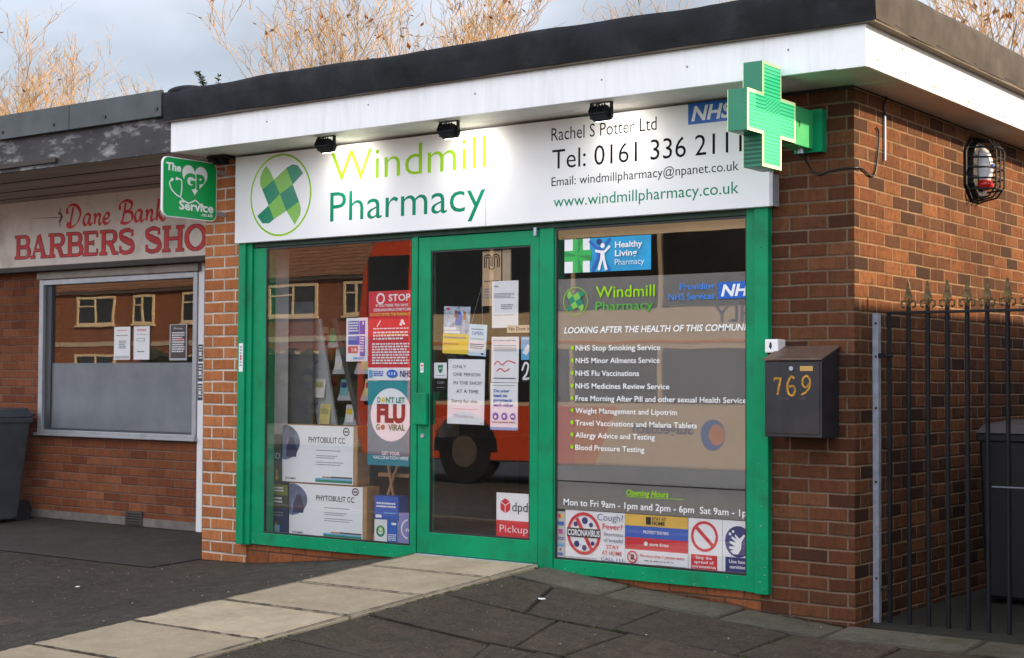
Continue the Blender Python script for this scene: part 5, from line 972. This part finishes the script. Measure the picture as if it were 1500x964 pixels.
SC = {'D': ([[(.38, .92), (.30, .5), (.18, .02)], [(.02, .62), (.0, .85), (.22, 1.04), (.60, .98), (.84, .62), (.66, .16), (.30, -.06), (.05, .02), (.06, .16), (.30, .06)]], .98),
      'a': ([[(.44, .50), (.22, .52), (.06, .26), (.14, .02), (.32, .08), (.46, .48)], [(.48, .52), (.42, .12), (.50, .0), (.64, .12)]], .62), 'n': ([[(.06, .44), (.16, .48), (.12, .02)], [(.13, .18), (.30, .48), (.44, .42), (.40, .10), (.48, .0), (.62, .12)]], .62),
      'e': ([[(.06, .22), (.34, .28), (.36, .46), (.20, .50), (.05, .26), (.12, .03), (.32, .02), (.46, .16)]], .50),
      'B': ([[(.36, .94), (.28, .5), (.16, .0)], [(.02, .60), (.04, .90), (.40, 1.04), (.72, .90), (.62, .60), (.32, .52)], [(.34, .52), (.72, .44), (.74, .12), (.40, -.05), (.06, .02)]], .86),
      'k': ([[(.20, 1.0), (.14, .5), (.08, .0)], [(.46, .48), (.32, .42), (.14, .24)], [(.20, .28), (.34, .08), (.50, -.02), (.60, .10)]], .6)}
tl = MB()
for wd, xa, xb in (("Dane", -3.123, -2.526), ("Bank", -2.415, -1.830)):
    k = (xb - xa) / sum(SC[c][1] for c in wd); x = xa
    for c in wd:
        for si, pts in enumerate(SC[c][0]): PB.stroke(tl, [(x + a * k, 2.455 + b * .178) for a, b in spline(pts, 6)], .034, .0012 + .0001 * si, nib=radians(35), wmin=.30)
        x += SC[c][1] * k
    build('lettering', tl, redp, bsg)['label'] = 'red script word ' + wd; tl = MB()
rz = MB(); PB.stroke(rz, [(-3.63, 2.548), (-3.24, 2.540)], [.002, .007], .0012); PB.stroke(rz, [(-3.222, 2.625), (-3.218, 2.455)], .012, .0013); PB.stroke(rz, [(-3.25, 2.58), (-3.20, 2.565), (-3.20, 2.52), (-3.235, 2.50)], .016, .0014); PB.disc(rz, -3.195, 2.542, .014, .014, .0015, 12)
build('emblem', rz, M('emblem_brown', (.06, .04, .03), .6), bsg)

# ------------------------------------------------------------------ bare winter trees behind the roofs
bark = M('winter_bark', (.17, .105, .055), .8, var=.45, vscl=3); twigm = M('winter_twig', (.42, .27, .125), .8, var=.65, vscl=2.5)
def tree(label, x, y, h, stems, spread, seed, leaves=40, dens=1.0, base=0.0, ztop=7.0):
    rnd = random.Random(seed); t = thing('bare_tree', label, 'tree', (x, y, -.2), 'bare trees behind the shops'); T, C, Lf = MB(), MB(), MB()
    def limb(mb, p, d, ln, r, lvl, sides):
        n = 5 if lvl < 2 else 4; pts = [Vector(p)]; d = Vector(d).normalized(); rs = [r]
        for i in range(n):
            d = (d + Vector((rnd.gauss(0, .10 + .05 * lvl), rnd.gauss(0, .10 + .05 * lvl), rnd.gauss(.05, .07)))).normalized(); pts.append(pts[-1] + d * ln / n); rs.append(max(.0036, r * (1 - .68 * (i + 1) / n)))
        mb.tube(pts, rs, sides, cap=False); return pts, rs
    def grow(p, d, ln, r, lvl):
        pts, rs = limb(T if lvl < 2 else C, p, d, ln, r, lvl, 5 if lvl < 2 else 3)
        if lvl >= 4 or ln < .22: 
            return
        k = int([5, 5, 4, 2][lvl] * dens + rnd.random())
        for i in range(k):
            f = rnd.uniform(.28, 1.0) if lvl else rnd.uniform(.35, 1); j = min(len(pts) - 2, int(f * (len(pts) - 1))); u = f * (len(pts) - 1) - j
            q = pts[j].lerp(pts[j + 1], u); a = rnd.uniform(0, 2 * pi); ax = (pts[j + 1] - pts[j]).normalized()
            side = Vector((cos(a), sin(a), rnd.uniform(.1, .6))); nd = (ax * rnd.uniform(.7, 1.3) + side * rnd.uniform(.35, .75) + Vector((0, 0, .30))).normalized()
            grow(q, nd, ln * rnd.uniform(.34, .58), max(.0055, rs[j] * rnd.uniform(.42, .62)), lvl + 1)
        if lvl >= 2 and rnd.random() < leaves / 300:
            c = pts[-1]; s_ = rnd.uniform(.04, .075); b = Vector((rnd.uniform(-1, 1), rnd.uniform(-1, 1), rnd.uniform(-1, .2))).normalized(); cdir = b.cross(Vector((0, 0, 1))).normalized()
            Lf.add([c, c + b * s_ + cdir * s_ * .5, c + b * s_ * 1.9, c + b * s_ - cdir * s_ * .5], [(0, 1, 2, 3)])
    for i in range(stems):
        a = 2 * pi * i / stems + rnd.uniform(-.4, .4); e = rnd.uniform(.25, 1) * spread
        d = Vector((cos(a) * e, sin(a) * e, 1)).normalized(); grow((x + cos(a) * .25 * min(1, spread * 3), y + sin(a) * .25, -.25 + base), d, h * rnd.uniform(.75, 1.02), .060 * h / 6, 0)
    mz = max(v.z for v in T.v + C.v); kz_ = (ztop + .25) / (mz + .25)
    for m_ in (T, C, Lf):
        for v in m_.v: v.z = -.25 + (v.z + .25) * kz_; v.x = x + (v.x - x) * min(1, kz_ * 1.1)
    build('trunk', T, bark, t); build('crown', C, twigm, t)
    if Lf.v: build('leaves', Lf, orange_leaf, t)
tree('bushy bare tree at the far left of the roofline', -16.0, 9.4, 6.3, 10, .11, 11, 30, 1.25, ztop=7.9)
tree('bare multi-stemmed tree second from the left behind the barber roof', -14.3, 9.0, 5.7, 10, .10, 12, 30, 1.2, ztop=7.3)
tree('low bare tree with one tall bare shoot above the grey cladding', -12.8, 9.2, 5.1, 8, .09, 13, 16, 1.15, ztop=6.9)
tree('wide bare tree with brown dead leaves left of centre above the roof', -7.7, 9.2, 5.6, 6, .12, 14, 80, 1.1, ztop=7.5)
tree('dense bare tree with many upright shoots in the middle above the roof', -6.3, 8.7, 6.5, 9, .10, 15, 80, 1.25, ztop=7.9)
tree('dense bare tree just right of the middle above the roof', -5.0, 9.3, 6.2, 9, .10, 16, 80, 1.25, ztop=7.7)
tree('thin bare sapling standing apart above the white fascia', -2.7, 9.2, 5.2, 4, .08, 17, 40, .95, ztop=7.0)
tree('low bare sapling behind the roof towards the green cross', -1.0, 9.2, 5.0, 4, .10, 18, 40, .95, ztop=6.6)
tree('bare tree with orange leaves at the right end of the roofline', 1.0, 12.0, 5.6, 6, .14, 19, 120, 1.1, ztop=8.2)
tree('bare twiggy tree at the far right beyond the side roof edge', 2.2, 12.6, 5.4, 5, .14, 20, 60, 1.1, ztop=8.0)
lfm = M('roof_plant_green', (.06, .10, .02), .6, var=.4, vscl=30)
def sprig(label, x, y, z, h, n, seed, curl):
    rnd = random.Random(seed); s_ = thing('roof_plant', label, 'plant', (x, y, z)); st = MB(); lv_ = MB(); P_ = [(x + curl * (i / 5) ** 2 * h, y, z + h * i / 5 * (1 - .1 * i / 5)) for i in range(6)]; st.tube(P_, [.004, .004, .003, .003, .002, .002], 5)
    for i in range(n):
        f = rnd.uniform(.15, 1); q = Vector(P_[min(4, int(f * 5))]).lerp(Vector(P_[min(5, int(f * 5) + 1)]), rnd.random()); a = rnd.uniform(0, 6.28); b = Vector((cos(a), sin(a), rnd.uniform(-.3, .7))).normalized(); w = rnd.uniform(.010, .022); c = b.cross(Vector((0, 0, 1))).normalized()
        lv_.add([q, q + b * w + c * w * .5, q + b * w * 2, q + b * w - c * w * .5], [(0, 1, 2, 3)])
    build('stem', st, bark, s_); build('leaves', lv_, lfm, s_)
sprig('small mossy green plant curling up from the roof edge', -.02, -.36, 3.18, .14, 130, 3, -.5)
sprig('tiny green sprig growing on the roof felt right of the mossy plant', .17, -.40, 3.17, .09, 26, 4, .1)

# ------------------------------------------------------------------ litter and fallen leaves
def scrap(label, x, y, s_, m, cat='litter'):
    z = hgt(x, y) + .016; rnd = random.Random(int(x * 100)); n = 6; v = [(x + s_ * cos(6.28 * i / n) * rnd.uniform(.6, 1.2), y + s_ * .7 * sin(6.28 * i / n) * rnd.uniform(.6, 1.2), z + rnd.uniform(.001, .006)) for i in range(n)]
    tag(build('litter_scrap' if cat == 'litter' else 'fallen_leaf', MB().add(v + [(a, b, c - .0015) for a, b, c in v], [tuple(range(n)), tuple(range(2 * n - 1, n - 1, -1))] + [(i, i + n, (i + 1) % n + n, (i + 1) % n) for i in range(n)]), m), label, cat)
scrap('white paper scrap on the dark paving right of the path', 3.10, -.66, .030, paper)
scrap('white scrap lying on the asphalt at the left', -.05, -1.35, .022, paper)
scrap('reddish fallen leaf on the pale path', 2.02, -1.32, .026, orange_leaf, 'leaf')
scrap('tiny pale scrap on the paving in front of the right window', 3.95, -.95, .010, paper)
scrap('small dark twig scrap on the pale path near the door', 2.25, -.75, .014, bark)

# ------------------------------------------------------------------ across the street (seen in the shop windows); first the unseen building that shades the alley
nbr = thing('unseen_neighbour', 'low unseen brick building across the alley, shaped to shade the side wall', 'building', (8, 4, -.2)); build('wall', MB().box(6.38, 10.5, -.9, 10, -.3, 2.22), brick_barber, nbr); build('roof', MB().box(6.33, 10.6, -.95, 10.1, 2.221, 2.32), felt_side, nbr)  # unseen neighbour, placed and sized to shade the side wall and alley
roof_tiles = brick_mat('roof_tiles', [(.30, .15, .085), (.36, .18, .10), (.24, .12, .07)], (.10, .05, .03), bw=.33, bh=.16, mw=.03)
def house(x):
    h = thing('terrace_house', 'brick terrace house with cream windows across the street, mirrored in the glass', 'house', (x + 3.5, -34, -.33), 'terrace houses across the street')
    y = -34.0; build('wall', MB().box(x, x + 7, y - 8, y, -.4, 5.0), brick_house, h)
    build('roof', MB().prism([(-8.4, 4.98), (.35, 4.98), (-4, 7.6)], (x + 7, y, 0), (0, 1, 0), (0, 0, 1), (1, 0, 0), 7), roof_tiles, h)
    build('gutter', MB().box(x, x + 7, y + .01, y + .14, 4.86, 4.98), M('gutter_cream', (.6, .52, .4), .5), h)
    crm = M('window_cream', (.75, .62, .42), .5)
    for a, b, z0, z1 in ((.7, 3.3, 3.5, 4.75), (4.6, 5.9, 3.5, 4.75), (.6, 3.4, .7, 2.2)):
        f = MB(); 
        for p_, q_, r_, s_ in ((a, b, z0, z0 + .1), (a, b, z1 - .1, z1), (a, a + .1, z0 + .1, z1 - .1), (b - .1, b, z0 + .1, z1 - .1), ((a + b) / 2 - .04, (a + b) / 2 + .04, z0 + .1, z1 - .1), (a + .1, (a + b) / 2 - .04, z1 - .46, z1 - .40)): f.box(x + p_, x + q_, y + .005, y + .07, r_, s_)
        w = build('window', f, crm, h); build('pane', MB().box(x + a + .05, x + b - .05, y + .012, y + .02, z0 + .05, z1 - .05), M('house_pane', (.03, .035, .04), .1), w); build('sill', MB().box(x + a - .05, x + b + .05, y + .005, y + .14, z0 - .08, z0 - .005), crm, w)
    d = build('door', MB().box(x + 4.8, x + 5.75, y + .005, y + .06, -.3, 1.9), M('house_door', (.2, .04, .03), .4), h); build('handle', MB().cyl((x + 5.6, y + .06, .8), (x + 5.6, y + .12, .8), .03), galv, d)
    build('lintel', MB().box(x, x + 7, y + .002, y + .05, 2.55, 2.75), M('band_stone', (.5, .42, .32), .7), h)
    return h
hd_ = MB(); rh = random.Random(8)
for i in range(900):
    x = rh.uniform(-38.5, -14); z = rh.uniform(-.3, 2.2); y = -29.6 + rh.uniform(-.5, .5); r = rh.uniform(.14, .30); a = Vector((rh.gauss(0, 1), rh.gauss(0, 1), rh.gauss(0, 1))).normalized(); b_ = a.cross(Vector((.3, .2, 1))).normalized()
    hd_.add([Vector((x, y, z)) + a * r, Vector((x, y, z)) + b_ * r, Vector((x, y, z)) - a * r, Vector((x, y, z)) - b_ * r], [(0, 1, 2, 3)])
hd_.box(-38.4, -14.1, -29.9, -29.3, -.33, 2.0)
tag(build('garden_hedge', hd_, M('hedge_green', (.022, .030, .012), .8, var=.6, vscl=2)), 'dark clipped garden hedge across the street, mirrored in the shop windows', 'hedge')
H0 = house(-56)
for i in range(1, 6): copy_tree(H0, None, (7 * i, 0, 0))
bus = thing('bus', 'cream, red and orange double-deck bus waiting across the road, mirrored in the shop windows', 'bus', (-3.7, -12.2, -.446))
BX0, BX1, BY0, BY1 = -8.95, 1.6, -13.5, -11.05
cream = M('bus_cream', (.58, .47, .33), .35, var=.05); busred = M('bus_red', (.58, .07, .018), .3, var=.08); busor = M('bus_orange', (.62, .20, .03), .3); busglass = M('bus_glass', (.02, .022, .026), .08, var=.3, vscl=1.5)
def busprof(y0, y1, z0, z1, r): return [(y0, z0), (y1, z0)] + [(y1 - r + r * sin(radians(90 - a)), z1 - r + r * cos(radians(90 - a))) for a in range(0, 91, 15)] + [(y0 + r - r * cos(radians(90 - a)), z1 - r + r * sin(radians(90 - a))) for a in range(90, -1, -15)]
build('body', MB().prism(busprof(BY0, BY1, -.08, 3.62, .25), (BX1, 0, 0), (0, 1, 0), (0, 0, 1), (1, 0, 0), BX1 - BX0 - 1.2), cream, bus, bevel=.05)
nose = MB().prism([(BX0 + .12, -.08), (BX0 + 1.19, -.08), (BX0 + 1.19, 3.62), (BX0 + .75, 3.60), (BX0 + .35, 3.40), (BX0 + .12, 2.9), (BX0, 1.9), (BX0, .3)], (0, BY1 + .004, 0), (-1, 0, 0), (0, 0, 1), (0, 1, 0), BY1 - BY0) 
nose = MB().prism([(-q[0], q[1]) for q in [(BX0 + .12, -.08), (BX0 + 1.19, -.08), (BX0 + 1.19, 3.62), (BX0 + .75, 3.60), (BX0 + .35, 3.40), (BX0 + .12, 2.9), (BX0, 1.9), (BX0, .3)]][::-1], (0, BY1 + .004, 0), (-1, 0, 0), (0, 0, 1), (0, 1, 0), BY1 - BY0)
build('nose', nose, busred, bus, bevel=.06)
build('skirt', MB().box(BX0 + 1.2, -4.6, BY1 + .002, BY1 + .02, -.05, .78), busred, bus); build('skirt', MB().prism([(4.6, -.05), (4.6, .78), (3.85, .78), (4.25, -.05)][::-1], (0, BY1 + .02, 0), (-1, 0, 0), (0, 0, 1), (0, 1, 0), .018), busor, bus)
def bwin(x0, x1, z0, z1, nm='window'): build(nm, MB().box(x0, x1, BY1 + .003, BY1 + .028, z0, z1), busglass, bus, bevel=.03)
for i in range(6): bwin(BX0 + 1.35 + i * 1.5, BX0 + 2.75 + i * 1.5, 2.20, 3.25)
bwin(BX0 + .28, BX0 + 1.12, 2.15, 3.15); bwin(BX0 + .22, BX0 + 1.12, .75, 1.85)
for i in range(6): bwin(BX0 + 1.35 + i * 1.5, BX0 + 2.75 + i * 1.5, .85, 1.62)
for x in (BX0 + 2.3, BX1 - 2.6):
    build('wheel_arch', MB().prism([(.62 * cos(radians(a)), .62 * sin(radians(a))) for a in range(0, 181, 15)], (x, BY1 + .024, .06), (-1, 0, 0), (0, 0, 1), (0, 1, 0), .02), black_plastic, bus)
    w = build('wheel', MB().cyl((x, BY1 + .03, .06), (x, BY1 - .25, .06), .50, 28), black_plastic, bus); build('rim', MB().cyl((x, BY1 + .045, .06), (x, BY1 + .03, .06), .24, 24), M('hub_grey', (.10, .09, .08), .5), w)
PBu = Plane((0, BY1 + .006, 0), (-1, 0, 0), (0, 0, 1))
t = MB(); PBu.text(t, "Stagecoach", 2.62, 3.62, .42, .15, 0, bold=.02); PBu.text(t, "ASHLY", 1.25, 2.28, 1.98, .20, 0, bold=.01); build('lettering', t, navy_ink, bus)
t = MB(); PBu.disc(t, 2.31, .42, .19, .21, 0); build('logo', t, nhs_blue, bus); t = MB(); PBu.disc(t, 2.25, .42, .12, .14, .002); build('logo', t, busor, bus)
st = MB().box(BX0 + 1.2, BX1 - .05, BY1 + .002, BY1 + .012, 1.70, 1.74); build('stripe', st, busor, bus)
